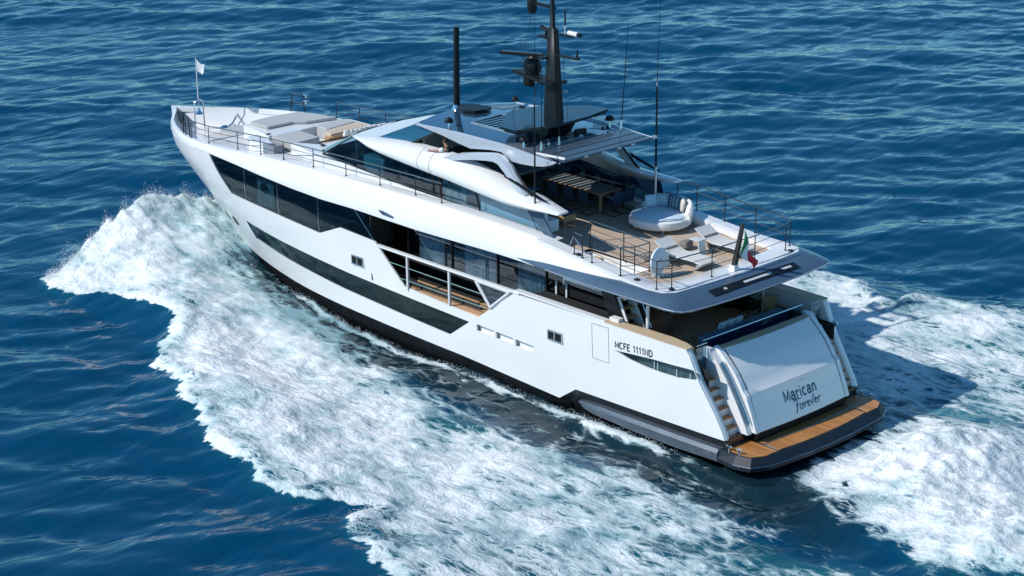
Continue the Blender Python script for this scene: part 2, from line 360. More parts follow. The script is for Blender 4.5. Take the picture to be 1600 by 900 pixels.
# foam cover
wob = fbm(xn, yn, 2.2, 4, .55, 3.1)*0.9+fbm(xn, yn, .5, 2, .5, 8.3)*0.18
s1 = sdf(xn+wob*.45, ay+wob*.75*sstep(3.5, 8, ay), WAKE)
lace_in = sstep(-.2, 3.6, pdist(xn, ay, WAKE[-19:], False))             # thins out towards the dark band beside the hull
dens = np.interp(xn, [-30, -12, -3, 3, 8, 13, 20, 36], [.40, .56, .68, .82, .94, 1.06, 1.15, 1.2])
dens = np.where(yn < 0, np.clip(dens*1.05, .75, 1.0), dens)
rise = np.clip(.50+s1/3.0, 0, 1)+.42*np.exp(-((s1-.12)/.16)**2)          # a bright lip, then lace, then solid cover
foam = np.where(s1 > 0, np.minimum(rise, 1.05)*(.28+.72*lace_in)*dens, 0)
foam = np.maximum(foam, sstep(27, 30, xn)*(s1 > 0)*np.clip(.55+s1/.35, 0, 1)*1.1)
foam = foam+(.42*fbm(xn, yn, 3.4, 4, .55, 5.7))*(foam > 0)*sstep(26, 14, xn)
s2 = sdf(xn+wob*.4, yn+wob*.6, WASH)
f2 = np.where(s2 > -.4, np.clip(.35+s2/1.4, 0, 1)*np.interp(-xn, [0, 3, 9, 34], [1.15, 1.2, 1.1, .7])*np.where(yn < -3.0, np.interp(-yn, [3.0, 6.0], [1, .62]), 1), 0)
# turbulent patch of green water just behind the port corner of the platform
grn = np.exp(-(((xn+4.0)/1.8)**2+((yn-2.5)/.9)**2))
f2 = f2-grn*.55
foam = np.maximum(foam, f2)
eddy = np.exp(-(((xn+2.3)/1.6)**2+((yn+6.3)/1.1)**2))+.7*np.exp(-(((xn+6.5)/1.5)**2+((yn+9.5)/1.2)**2))
# water between the wakes on the starboard quarter: lacy foam over turquoise
q = (xn < 3) & (yn < -2.5) & (yn > -17)
foam = np.where(q, np.maximum(foam, .66*sstep(3, -1, xn)+.45*fbm(xn, yn, 2.6, 4, .55, 2.2)), foam)
foam = foam-.55*eddy*(1+fbm(xn, yn, 1.2, 3, .5, 9.2)); foam = np.maximum(foam, 0)
wl = hy(xn, np.full_like(xn, .1)); dh = ay-wl                           # narrow line of spray where the hull meets the sea
hullx = (xn > 1) & (xn < 28)
lace = (.74*np.exp(-((dh-.26-.14*fbm(xn, yn*0, 1.6, 3, .5, 7.1))/.20)**2)+.50*fbm(xn, yn, .6, 3, .6, 1.1)*np.exp(-((dh-.3)/.5)**2)+.22*np.exp(-((dh-.75)/.5)**2))*sstep(-2, 4, xn)*sstep(29, 25, xn)
foam = np.where(dh > -.25, np.maximum(foam, lace), foam)
foam = np.maximum(foam, (.30+.30*fbm(xn*.6+yn*.5, yn*1.8, 1.5, 4, .6, 4.7))*sstep(.4, 1.0, dh)*sstep(4.5, 2.5, dh)*sstep(22, 9, xn)*sstep(-7, -1, xn)*(yn > 0))
foam = foam*(1-.45*sstep(2.6, .3, dh)*sstep(33.2, 31.5, xn)*sstep(22, 26, xn))
foam = np.clip(foam, 0, 1.3)
# height of the bow wave, thrown out as a sheet from the stem and breaking outboard
xf = np.interp(ay, [0, 3, 5, 7.2, 9.2, 10.2], [34.0, 34.2, 34.15, 33.95, 33.6, 33.0])+wob*.35
crest = np.interp(ay, [0, 1.0, 2.2, 3.5, 5.0, 6.0, 7.5, 9.0, 10.0], [1.5, 2.05, 2.35, 2.55, 2.5, 2.0, 1.2, .55, 0])
back = xf-xn
sheet = crest*sstep(-.15, .9, back)*np.exp(-np.clip(back-1.2, 0, 99)/np.interp(ay, [0, 1.5, 4, 9], [3.0, 3.6, 4.6, 7.5]))
sheet = np.where(xn > 12, sheet, 0)*sstep(12, 18, xn)
ridge_c = np.interp(xn, [-34, 2, 10, 16, 21, 25, 30], [26, 14.6, 13.4, 11.6, 9.9, 7.3, 6.5])
ridge = np.interp(xn, [-34, -8, 4, 12, 20, 27, 33], [.15, .3, .42, .55, .6, .5, .2])*np.exp(-((ay-ridge_c)/np.interp(xn, [0, 20], [2.6, 1.7]))**2)
trough = -.06*np.exp(-((ay-wl-.5)/1.2)**2)*sstep(30, 22, xn)*sstep(-4, 3, xn)
mound = (1.25*np.exp(-(((xn+4.6)/2.2)**2+((yn+1.6)/3.2)**2))+.75*np.exp(-(((xn+9.5)/3.5)**2+((yn-1.2)/2.6)**2))+.35*sstep(-6, -14, xn)*np.exp(-(yn/4.5)**2))*sstep(-1.1, -3.2, xn)
hole = -.12*np.exp(-(((xn+1.3)/1.2)**2+((yn)/3.6)**2))
fl = np.clip(foam, 0, 1)
lumps = fl*(.20*fbm(xn, yn, 1.9, 4, .5, 9.9)+.12*np.abs(fbm(xn, yn, .9, 2, .5, 4.4))-.02)
cr = np.exp(-((back-.7)/1.0)**2)*(sheet > .1)
fing = np.abs(fbm(ay, xn*.25, 1.1, 3, .6, 2.6)); sheet = sheet+cr*crest*(.20*fing-.04+.16*fbm(xn, yn, .55, 3, .6, 1.9))
big = (sheet > .25)*np.clip(sheet, 0, 1.3)*(.24*fbm(xn, yn, 2.0, 4, .5, 6.6))+np.clip(mound, 0, 1)*(.62*fbm(xn, yn, 1.5, 5, .6, 7.7)+.25*np.abs(fbm(xn, yn, .7, 3, .6, 3.7)))
edge = .16*np.exp(-((s1-.45)/.35)**2)*sstep(-.5, .3, s1)*sstep(29, 27, xn)*lace_in       # foam front stands up a little above the blue water
Hn = sheet+ridge+trough+mound+hole+lumps+big+edge
# open-water waves: a sum of many short-crested wave trains
wr = np.random.default_rng(11); Hw = np.zeros_like(X)
near_f = np.zeros_like(X); near_f[NEAR] = np.clip(fl*.9+sstep(.05, .6, np.abs(sheet+trough)), 0, 1)
for i in range(95):
    lam = 0.85*(22/.85)**(wr.random()**1.15); th = R(-47)+wr.normal()*R(24)+(R(180) if wr.random() < .15 else 0)
    k = 2*np.pi/lam; amp = .0066*lam**.68*wr.uniform(.5, 1.4)*(.55 if lam < 1.6 else 1); ph = wr.uniform(0, 6.28)
    att = np.clip((lam/cell-2.2)/2.2, 0, 1)*(1-near_f*(.75 if lam < 6 else .35))
    arg = k*(X*np.cos(th)+Y*np.sin(th))+ph+.5*np.sin(k*.21*(X*-np.sin(th)+Y*np.cos(th))+ph*3)
    Hw += amp*att*(np.sin(arg)+.18*np.cos(2*arg))
gust = .72+.55*fbm(X, Y, 26, 3, .5, 1.7)
Z = SEA+Hw*gust
Z[NEAR] += Hn
# keep the water out of the hull and off the platform
hullmask = (xn > .3) & (xn < 33.6) & (ay < np.maximum(hy(xn, np.full_like(xn, .2))-.12, 0))
zz = Z[NEAR]; zz = np.where(hullmask, np.minimum(zz, -1.0), zz)
kk = sstep(4.6, 3.8, ay)*sstep(-2.6, -1.7, xn)*sstep(8.5, 6.5, xn); zz = np.where(hullmask, zz, zz*(1-kk)+np.clip(zz+.25, -.16, -.05)*kk); Z[NEAR] = zz
FO = np.zeros_like(X); FO[NEAR] = foam
AE = np.zeros_like(X)
aer = sstep(-.8, 1.6, s1)*np.interp(xn, [-10, 6, 14, 30], [.75, .8, .9, 1])*(1-.75*sstep(2.2, .2, dh)*(xn < 26))
aer = np.maximum(aer, sstep(-1.2, 1.5, s2)); aer = np.maximum(aer, 1.5*grn); aer = np.maximum(aer, 1.4*eddy); aer = np.where(q, np.maximum(aer, .6*sstep(3, -1, xn)+.5*fbm(xn, yn, 3, 2, .5, 6.1)), aer)
aer = np.clip(aer*(.62+.75*fbm(xn, yn, 2.5, 3, .5, 3.3)), 0, 1)
hull_reflect = sstep(3.6, 1.2, dh+.5*fbm(xn, yn, 1.6, 3, .5, 2.9))*sstep(31, 27, xn)*sstep(-9, -2, xn)*(yn > -6)  # dark reflection of the hull, put into the water colour beside it
AE[NEAR] = aer*(1-hull_reflect)-hull_reflect
nx, ny = X.shape
co = np.stack([X, Y, Z], -1).reshape(-1, 3)
idx = np.arange(nx*ny).reshape(nx, ny)
quads = np.stack([idx[:-1, :-1], idx[1:, :-1], idx[1:, 1:], idx[:-1, 1:]], -1).reshape(-1, 4)
def bulk_mesh(name, co, faces):
    me = bpy.data.meshes.new(name); k = faces.shape[1]
    me.vertices.add(len(co)); me.vertices.foreach_set('co', np.ascontiguousarray(co, np.float32).ravel())
    me.loops.add(faces.size); me.loops.foreach_set('vertex_index', np.ascontiguousarray(faces, np.int32).ravel())
    me.polygons.add(len(faces)); me.polygons.foreach_set('loop_start', np.arange(0, faces.size, k, dtype=np.int32))
    me.update(calc_edges=True); return me
sea_me = bulk_mesh('sea', co, quads)
SH = np.zeros_like(X); SH[NEAR] = sstep(6.0, 2.2, dh+.6*fbm(xn, yn, 2.2, 3, .5, 4.8))*sstep(15, 22, xn)*sstep(34.0, 32.6, xn)
for nm, arr in (('foam', FO), ('aerated', AE), ('sheet', SH)):
    at = sea_me.attributes.new(nm, 'FLOAT', 'POINT'); at.data.foreach_set('value', arr.ravel().astype(np.float32))
def sea_material():
    m = bpy.data.materials.new('sea_water'); m.use_nodes = True; t = m.node_tree; b = t.nodes['Principled BSDF']; out = t.nodes['Material Output']
    tc = N(t, 'ShaderNodeTexCoord'); vec = tc.outputs['Object']
    af = N(t, 'ShaderNodeAttribute'); af.attribute_name = 'foam'; aa = N(t, 'ShaderNodeAttribute'); aa.attribute_name = 'aerated'; ash = N(t, 'ShaderNodeAttribute'); ash.attribute_name = 'sheet'
    # wind ripples: noise stretched along the crests
    mp = N(t, 'ShaderNodeMapping'); mp.inputs['Rotation'].default_value = (0, 0, R(47)); mp.inputs['Scale'].default_value = (1.0, .30, 1); t.links.new(vec, mp.inputs[0])
    n1 = N(t, 'ShaderNodeTexNoise'); n1.inputs['Scale'].default_value = 0.62; n1.inputs['Detail'].default_value = 3; n1.inputs['Roughness'].default_value = .42; n1.inputs['Distortion'].default_value = .5; t.links.new(mp.outputs[0], n1.inputs['Vector'])
    n0 = N(t, 'ShaderNodeTexNoise'); n0.inputs['Scale'].default_value = .06; n0.inputs['Detail'].default_value = 3; t.links.new(vec, n0.inputs['Vector'])
    bp = N(t, 'ShaderNodeBump'); bp.inputs['Distance'].default_value = .30; t.links.new(math_n(t, 'MULTIPLY_ADD', n0.outputs[0], .9, .25), bp.inputs['Strength'])
    t.links.new(n1.outputs[0], bp.inputs['Height']); t.links.new(bp.outputs[0], b.inputs['Normal'])
    deep = (0.0, 0.044, 0.098); green = (0.022, 0.165, 0.165); hull_reflect = (0.006, 0.022, 0.030)
    t.links.new(mixc(t, math_n(t, 'MULTIPLY', aa.outputs['Fac'], -1.0, clamp=True), mixc(t, math_n(t, 'MULTIPLY', aa.outputs['Fac'], .85, clamp=True), deep, green), hull_reflect), b.inputs['Base Color'])
    b.inputs['Roughness'].default_value = .08; b.inputs['IOR'].default_value = 1.33; b.inputs['Specular IOR Level'].default_value = .45
    # foam cover broken up by several sizes of bubbles and lace
    f1 = N(t, 'ShaderNodeTexNoise'); f1.inputs['Scale'].default_value = 1.5; f1.inputs['Detail'].default_value = 8; f1.inputs['Roughness'].default_value = .66; f1.inputs['Distortion'].default_value = .9
    mpf = N(t, 'ShaderNodeMapping'); mpf.inputs['Rotation'].default_value = (0, 0, R(-9)); mpf.inputs['Scale'].default_value = (.48, 1.25, 1); t.links.new(vec, mpf.inputs[0]); t.links.new(mpf.outputs[0], f1.inputs['Vector'])
    mp2 = N(t, 'ShaderNodeMapping'); mp2.inputs['Scale'].default_value = (.45, 1.15, 1); t.links.new(vec, mp2.inputs[0])
    wv = N(t, 'ShaderNodeVectorMath'); wv.operation = 'MULTIPLY_ADD'; t.links.new(f1.outputs['Color'], wv.inputs[0]); wv.inputs[1].default_value = (.9, .9, .3); t.links.new(mp2.outputs[0], wv.inputs[2])
    vo = N(t, 'ShaderNodeTexVoronoi'); vo.feature = 'DISTANCE_TO_EDGE'; vo.inputs['Scale'].default_value = 1.15; t.links.new(wv.outputs[0], vo.inputs['Vector'])
    vo2 = N(t, 'ShaderNodeTexVoronoi'); vo2.feature = 'DISTANCE_TO_EDGE'; vo2.inputs['Scale'].default_value = 3.6; t.links.new(wv.outputs[0], vo2.inputs['Vector'])
    cellf = math_n(t, 'MINIMUM', math_n(t, 'MULTIPLY', vo.outputs['Distance'], 2.0), math_n(t, 'MULTIPLY_ADD', vo2.outputs['Distance'], 1.8, .12))
    thr = math_n(t, 'ADD', math_n(t, 'MULTIPLY', cellf, .95), math_n(t, 'MULTIPLY_ADD', f1.outputs[0], 1.25, -.38))
    d = math_n(t, 'SUBTRACT', af.outputs['Fac'], thr)
    mask = N(t, 'ShaderNodeMapRange'); mask.interpolation_type = 'SMOOTHSTEP'; mask.inputs[1].default_value = -.12; mask.inputs[2].default_value = .30; t.links.new(d, mask.inputs[0])
    gate = N(t, 'ShaderNodeMapRange'); gate.inputs[1].default_value = .015; gate.inputs[2].default_value = .12; t.links.new(af.outputs['Fac'], gate.inputs[0])
    mk = math_n(t, 'MULTIPLY', mask.outputs[0], gate.outputs[0], clamp=True)
    fb = N(t, 'ShaderNodeBsdfPrincipled')
    f3 = N(t, 'ShaderNodeTexNoise'); f3.inputs['Scale'].default_value = 4.2; f3.inputs['Detail'].default_value = 7; f3.inputs['Roughness'].default_value = .62; t.links.new(vec, f3.inputs['Vector'])
    # streaks drawn out along the flow of the sheet
    mps = N(t, 'ShaderNodeMapping'); mps.inputs['Rotation'].default_value = (0, 0, R(58)); mps.inputs['Scale'].default_value = (.35, 2.6, 1); t.links.new(vec, mps.inputs[0])
    fs = N(t, 'ShaderNodeTexNoise'); fs.inputs['Scale'].default_value = 1.0; fs.inputs['Detail'].default_value = 6; fs.inputs['Roughness'].default_value = .6; fs.inputs['Distortion'].default_value = .4; t.links.new(mps.outputs[0], fs.inputs['Vector'])
    fl_ = N(t, 'ShaderNodeTexNoise'); fl_.inputs['Scale'].default_value = .55; fl_.inputs['Detail'].default_value = 6; fl_.inputs['Roughness'].default_value = .55; fl_.inputs['Distortion'].default_value = .5; t.links.new(vec, fl_.inputs['Vector'])
    body = math_n(t, 'ADD', math_n(t, 'MULTIPLY', d, 1.0), math_n(t, 'ADD', math_n(t, 'MULTIPLY_ADD', fs.outputs[0], .7, -.35), math_n(t, 'MULTIPLY_ADD', fl_.outputs[0], 2.2, -1.1)))
    body = math_n(t, 'SUBTRACT', body, math_n(t, 'MULTIPLY', ash.outputs['Fac'], .42))
    thick = N(t, 'ShaderNodeMapRange'); thick.inputs[1].default_value = -.15; thick.inputs[2].default_value = 1.0; t.links.new(body, thick.inputs[0])
    t.links.new(ramp(t, thick.outputs[0], [(0, (.20, .34, .37)), (.30, (.42, .54, .55)), (.62, (.64, .70, .70)), (1, (.83, .84, .84))]), fb.inputs['Base Color']); fb.inputs['Roughness'].default_value = .7
    fbp = N(t, 'ShaderNodeBump'); t.links.new(math_n(t, 'MULTIPLY_ADD', ash.outputs['Fac'], -.55, .8), fbp.inputs['Strength']); fbp.inputs['Distance'].default_value = .24
    hsum = math_n(t, 'ADD', math_n(t, 'MULTIPLY', f3.outputs[0], .45), math_n(t, 'MULTIPLY_ADD', fl_.outputs[0], 1.6, math_n(t, 'MULTIPLY', f1.outputs[0], .7))); t.links.new(hsum, fbp.inputs['Height']); t.links.new(fbp.outputs[0], fb.inputs['Normal'])
    mx = N(t, 'ShaderNodeMixShader'); t.links.new(mk, mx.inputs[0]); t.links.new(b.outputs[0], mx.inputs[1]); t.links.new(fb.outputs[0], mx.inputs[2]); t.links.new(mx.outputs[0], out.inputs[0])
    return m
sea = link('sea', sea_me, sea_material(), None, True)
tag(sea, 'deep blue rippled sea with the white foaming wake of the yacht', 'sea', None, 'structure')

# droplets and clots of spray thrown up by the bow, along the hull and behind the stern
def zsea(px, py):
    ix = np.clip(np.searchsorted(gx, px), 0, nx-1); iy = np.clip(np.searchsorted(gy, py), 0, ny-1); return Z[ix, iy]
def drops():
    P = []; S = []
    def emit(px, py, hmax, n, size, pw=2.2):
        h = np.random.default_rng(int(n+len(P))).random(n)**pw*hmax
        P.append(np.stack([px, py, zsea(px, py)+h-.02], -1)); S.append(size*(.35+rng.random(n)**3*1.6))
    def fine(n, lo=.004, hi=.016): return lo+(hi-lo)*rng.random(n)**2.5
    n = 75000; a = np.clip(rng.random(n)**.9*9.5, .2, 9.5); f = np.interp(a, [0, 3, 5, 7.2, 9.2, 10.4], [34.0, 34.2, 34.15, 33.95, 33.6, 33.2])
    clump = np.clip(np.abs(fbm(a, a*0+3.3, .8, 4, .65, 2.0))*3.2, .10, 1.9); sg = np.where(rng.random(n) < .72, 1, -1); emit(f-.1-np.abs(rng.normal(size=n))*.45+rng.normal(size=n)*.12, a*sg, .85*clump, n, .012, 3.2)
    n = 16000; a = rng.random(n)*9.5+.3; sg = np.where(rng.random(n) < .75, 1, -1); emit(33.6-rng.random(n)**1.5*6.5, a*sg, .30, n, .014, 2.6)
    n = 9000; xx = rng.random(n)*25+2; hh = hy(xx, np.full(n, .1)); emit(xx, (hh+.03+np.abs(rng.normal(size=n))*.22), .20, n, .011, 2.6)
    n = 30000; yy = rng.normal(size=n)*2.1-.4; xx = -2.7-rng.random(n)**1.3*8; cl = np.clip(fbm(xx, yy, 1.3, 3, .6, 4.0)*1.2+.55, .05, 1.5); emit(xx, yy, .70*cl, n, .011, 3.4)
    n = 12000; k = rng.random(n); pa = np.array(WAKE[4:26]); i = rng.integers(0, len(pa)-1, n); q0 = pa[i]*(1-k[:, None])+pa[i+1]*k[:, None]
    emit(q0[:, 0]+rng.normal(size=n)*.35, q0[:, 1]-np.abs(rng.normal(size=n))*.6+.1, .18, n, .014, 2.4)
    P = np.concatenate(P); S = np.concatenate(S)
    ix = np.clip(np.searchsorted(gx, P[:, 0]), 0, nx-1); iy = np.clip(np.searchsorted(gy, P[:, 1]), 0, ny-1); keep = FO[ix, iy] > .34+.25*rng.random(len(P)); P = P[keep]; S = S[keep]; n = len(P)
    base = np.array([(1, 0, -.7), (-1, 0, -.7), (0, 1, .7), (0, -1, .7)])*.8
    rot = rng.normal(size=(n, 3, 3)); qm, _ = np.linalg.qr(rot)
    v = np.einsum('nij,kj->nki', qm, base)*S[:, None, None]+P[:, None, :]
    f = (np.array([(0, 2, 3), (1, 3, 2), (0, 1, 2), (0, 3, 1)])[None]+np.arange(n)[:, None, None]*4).reshape(-1, 3)
    return bulk_mesh('spray', v.reshape(-1, 3), f)
SPRAYM = mat('white_water_drops', (.86, .88, .88), .6, var=.03)
spray = link('spray', drops(), SPRAYM)
tag(spray, 'white droplets of spray flying up from the bow wave and the stern wash', 'spray', None, 'stuff')

# ------------------------------------------------------------------ the yacht: hull
yacht = thing('yacht', 'large white motor yacht with dark glass bands running at speed through blue water', 'yacht', (0, 0, SEA))
YOFF = Vector((0, 0, -SEA))
def part(mb, name, m, parent=None, **kw):
    """a part of the yacht; geometry is in the yacht frame"""
    o = mb.build(name, m, parent or yacht, **kw)
    o.location = YOFF if (parent is None or parent == yacht) else (0, 0, 0)
    return o
def both(mb, name, m, parent=None, **kw):
    """port and starboard twins of a part, each an object of its own"""
    a = part(mb, name, m, parent[0] if isinstance(parent, (list, tuple)) else parent, **kw)
    o = MB(); o.add([(x, -y, z) for x, y, z in mb.v], [tuple(reversed(f)) for f in mb.f]); o.mi = list(mb.mi)
    b = part(o, name, m, parent[1] if isinstance(parent, (list, tuple)) else parent, **kw)
    return a, b
def weld(o, d=.004):
    bm = bmesh.new(); bm.from_mesh(o.data); bmesh.ops.remove_doubles(bm, verts=bm.verts[:], dist=d); bm.to_mesh(o.data); bm.free(); return o
def inpoly(x, y, poly):
    c = False; n = len(poly)
    for i in range(n):
        x1, y1 = poly[i]; x2, y2 = poly[(i+1) % n]
        if (y1 > y) != (y2 > y) and x < (x2-x1)*(y-y1)/(y2-y1)+x1: c = not c
    return c
def densify(poly, step):
    r = []
    for i in range(len(poly)):
        a = Vector(poly[i]); b = Vector(poly[(i+1) % len(poly)]); k = max(1, int(math.ceil((b-a).length/step)))
        r += [tuple(a.lerp(b, j/k)) for j in range(k)]
    return r
def patch2d(poly, holes=(), step=.3, extra=()):
    """triangulate a planar outline with holes and a fill of grid points"""
    loops = [densify(poly, step)]+[densify(h, step) for h in holes]
    vs = []; es = []
    for L in loops:
        o = len(vs); vs += [Vector(p) for p in L]; es += [(o+i, o+(i+1) % len(L)) for i in range(len(L))]
    xs = [p[0] for p in poly]; ys = [p[1] for p in poly]
    gp = [(x, y) for x in np.arange(min(xs), max(xs), step) for y in np.arange(min(ys)+.07, max(ys), step)]+list(extra)
    arr = np.array(gp); d = np.full(len(gp), 9.)
    for L in loops: d = np.minimum(d, pdist(arr[:, 0], arr[:, 1], L))
    ok = [p for p, q in zip(gp, d) if q > step*.35 and inpoly(p[0], p[1], poly) and not any(inpoly(p[0], p[1], h) for h in holes)]
    vs += [Vector(p) for p in ok]
    rv, re, rf, *_ = delaunay_2d_cdt(vs, es, [], 0, 1e-5)
    tr = []
    for f in rf:
        cx = sum(rv[i].x for i in f)/len(f); cy = sum(rv[i].y for i in f)/len(f)
        if inpoly(cx, cy, poly) and not any(inpoly(cx, cy, h) for h in holes): tr.append(f)
    return [(v.x, v.y) for v in rv], tr, loops
def hull_patch(mb, poly, holes=(), off=0.0, step=.3, sides=(1, -1), rim=0.0, extra=(), rim_outer=True):
    v2, tr, loops = patch2d(poly, holes, step, extra)
    for s in sides:
        mb.add([(x, s*max(0, float(hy(x, z))+off), z) for x, z in v2], [f if s < 0 else tuple(reversed(f)) for f in tr])
        if rim:
            for li, L in enumerate(loops):
                if li == 0 and not rim_outer: continue
                n = len(L)
                mb.add([(x, s*max(0, float(hy(x, z))+off), z) for x, z in L]+[(x, s*max(0, float(hy(x, z))+off-rim), z) for x, z in L],
                       [(i, (i+1) % n, n+(i+1) % n, n+i) for i in range(n)])
    return mb
def smooth_hull(o, off=0.0):
    """shade the fair hull with its true normals"""
    me = o.data; me.polygons.foreach_set('use_smooth', [True]*len(me.polygons)); me.set_sharp_from_angle(angle=R(35))
    return o

Z0 = pchip([0, 8, 10, 15.6, 18.9, 21.3, 24, 28.95, 32, 36, 38], [4.80, 4.80, 4.85, 4.74, 4.77, 4.73, 4.83, 5.10, 5.0, 4.9, 4.85])   # top of the window band
ZS = pchip([0, 2.7, 5, 7.5, 10, 15, 20, 24, 28, 31, 37.5], [5.20, 5.20, 5.32, 5.55, 5.78, 5.84, 5.76, 5.64, 5.43, 5.32, 5.14])    # sheer
def ZD(x): return 5.10+.018*max(0, x-3)                              # upper deck
stem = [(float(xs_(z)), z) for z in (4.6, 4.2, 3.7, 3.2, 2.6, 2.0, 1.5, 1.0, .75)]
WIN_FWD = [(17.80, 3.72), (19.95, 3.80), (21.36, 3.25), (24.2, 3.40), (27.61, 3.57), (28.93, 5.10), (26.3, 4.95), (24, 4.83), (21.3, 4.73), (18.9, 4.77), (18.4, 4.76)]
BALC = [(9.99, 3.52), (12.0, 2.09), (16.15, 2.26), (17.66, 3.60)]
hull_poly = [(33.25, .50), (31, .50), (27, .48), (24, .43), (17, .36), (13, .33), (7.79, .14), (6.98, .69), (3.5, .76), (.14, .84),
             (.28, 1.12), (.62, 1.67), (.95, 2.15), (1.2, 2.51), (1.47, 3.05), (1.64, 3.42), (1.80, 3.60),
             (5.6, 3.60)]+BALC+[(17.72, 3.66)]+WIN_FWD[0:6]+[(30.5, float(Z0(30.5))), (32.5, float(Z0(32.5))), (34.5, float(Z0(34.5))), (float(xs_(4.9)), 4.9)]+stem
LOWWIN = [(27.33, 2.37), (27.05, 1.54), (24, 1.36), (20.1, 1.16), (13.65, .97), (12.49, 1.78), (16, 1.87), (19.9, 1.96), (24, 2.16)]
SLOTS = [[(12.1-i*1.04, 1.80-i*.02), (11.17-i*1.04, 1.78-i*.02), (11.17-i*1.04, 1.52-i*.02), (12.1-i*1.04, 1.54-i*.02)] for i in range(3)]
STERNW = [(5.04, 2.71), (4.3, 2.77), (3.3, 2.86), (2.2, 2.91), (1.5, 2.95), (1.24, 2.90), (1.18, 2.78), (1.45, 2.62), (2.14, 2.51), (2.85, 2.48), (3.57, 2.49), (4.32, 2.55), (4.81, 2.65)]
stem_extra = [(float(xs_(z))-d, z) for z in np.arange(.7, 4.9, .2) for d in (.02, .06, .14, .3, .5)]
mb = MB(); hull_patch(mb, hull_poly, [LOWWIN, STERNW]+SLOTS, 0, .30, rim=.07, extra=stem_extra)
hull = smooth_hull(weld(part(mb, 'hull', WHITE))); hull['label'] = 'white raked hull with long dark window bands'
# underbody: black bottom paint down to below the water
mb = MB(); st = [0.12, .6, 1.5, 3, 5, 7, 9, 12, 15, 18, 21, 24, 26, 28, 29.5, 31, 32, 32.7, 33.2]
def zch(x): return float(np.interp(x, [0, 3.5, 6.98, 7.4, 7.79, 13, 17, 24, 27, 31, 33.3], [.84, .76, .69, .42, .14, .33, .36, .43, .48, .50, .50]))
secs = []
for x in st:
    z = zch(x); y = float(hy(x, z)); k = .10 if x < 30 else .05
    secs.append([(x, max(y-.015, .01), z+.02), (x, max(y-k, .008), z-.10), (x, max(y-.10-k, .006), z-.45), (x, max(y*.8-.2, .004), -1.1), (x, .002, -1.9+max(0, x-24)*.2)])
mb.loft(secs, closed=False); mb.mirror(); mb.side([(.12, .86), (.12, -.2), (.2, -.2), (.2, .86)], -3.4, 3.4)
weld(part(mb, 'hull_bottom', BOOT, smooth=True), .02)
# shoulder: the white upper works between the windows and the side-deck rail
mb = MB(); secs = []
stx = [3.9, 4.4, 5.2, 6.5, 8, 9.5, 11, 13, 15, 17, 19, 21, 23, 25, 26.5, 28, 28.95, 30, 31.2, 32.4, 33.6, 34.6, 35.4, 36.0, 36.4, 36.7, 36.95, 37.15]
XE = 37.15
def shoulder(x, j):
    t = (0, .18, .45, .72, .90, .98, 1.0)[j]; z = float(Z0(x)*(1-t)+ZS(x)*t)
    inset = (0, .0, .07, .19, .31, .38, .46)[j]*float(np.interp(x, [27, 30.5], [1, .22]))
    if x > 33.6: x = 33.6+(x-33.6)/(XE-33.6)*(float(xs_(z))-33.6)
    y = max(0., float(hy(x, z))-inset*min(1, float(hy(x, z))/1.2)); return (x, y, z)
for x in stx: secs.append([shoulder(x, j) for j in range(7)])
capi = []
for s in secs:                                                        # cap and inner lip
    x, y, z = s[-1]; d = .34 if x < 24 else float(np.interp(x, [24, 29, 36], [.34, .16, .14])); xi = x if x < 35.5 else x-(x-35.5)*.16
    s.append((xi, max(0, y-d), z+.005)); s.append((xi, max(0, y-d-.02), z-.22))
mb.loft(secs, closed=False); mb.mirror()
sh = smooth_hull(weld(part(mb, 'shoulder', WHITE)))
# soffit under the shoulder above the recessed windows
mb = MB()
mb.loft([[(x, float(hy(x, 4.8))-.005, float(Z0(x))+.001), (x, 2.5, float(Z0(x))+.001), (x, 2.5, float(Z0(x))+.12), (x, float(hy(x, 4.8))-.06, float(Z0(x))+.12)] for x in (2.6, 5, 8, 10, 13, 15.6, 17.7)])
both(mb, 'soffit', WHITE)
# forward flush windows
win_lo = [(x, z) for x, z in WIN_FWD]
for s in (1, -1):
    mb = MB(); hull_patch(mb, WIN_FWD, (), -.045, .35, (s,)); wf = smooth_hull(part(mb, 'forward_window', HULLG))
    for (xa, za), (xb, zb) in (((26.3, 4.93), (26.45, 3.52)), ((24.0, 4.82), (24.1, 3.40)), ((21.3, 4.72), (21.38, 3.27)), ((18.95, 4.76), (17.85, 3.74))):
        mb = MB(); mb.tube([(xa+(xb-xa)*k/4, s*(float(hy(xa+(xb-xa)*k/4, za+(zb-za)*k/4))-.03), za+(zb-za)*k/4) for k in range(5)], .014, 4); part(mb, 'pane_joint', STEEL, wf)
    mb = MB(); mb.loft([[(x, s*(3.33+.05*math.sin(x*26)), 3.45), (x, s*(3.33+.05*math.sin(x*26)), 4.8)] for x in np.arange(24.75, 25.9, .03)], closed=False)
    part(mb, 'curtain', CURT, wf, smooth=True)
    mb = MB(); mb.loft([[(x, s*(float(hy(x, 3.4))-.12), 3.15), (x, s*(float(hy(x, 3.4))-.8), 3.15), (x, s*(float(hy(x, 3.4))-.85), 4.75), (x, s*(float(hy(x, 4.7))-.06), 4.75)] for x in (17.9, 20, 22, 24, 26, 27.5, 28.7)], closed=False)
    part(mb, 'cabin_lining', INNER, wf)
    mb = MB(); mb.lathe([(.15, -.02), (.21, -.02), (.21, .02), (.15, .02)], (25.35, s*3.42, 4.25), 20, 'y'); part(mb, 'ring_ornament', BLACKR, wf)
    # low band of cabin windows
    mb = MB(); hull_patch(mb, LOWWIN, (), -.05, .35, (s,)); lw = smooth_hull(part(mb, 'cabin_window', HULLG))
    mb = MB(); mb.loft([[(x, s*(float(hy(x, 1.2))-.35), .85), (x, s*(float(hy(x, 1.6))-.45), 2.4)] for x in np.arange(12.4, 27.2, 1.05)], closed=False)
    part(mb, 'cabin_lining', INNER, lw)
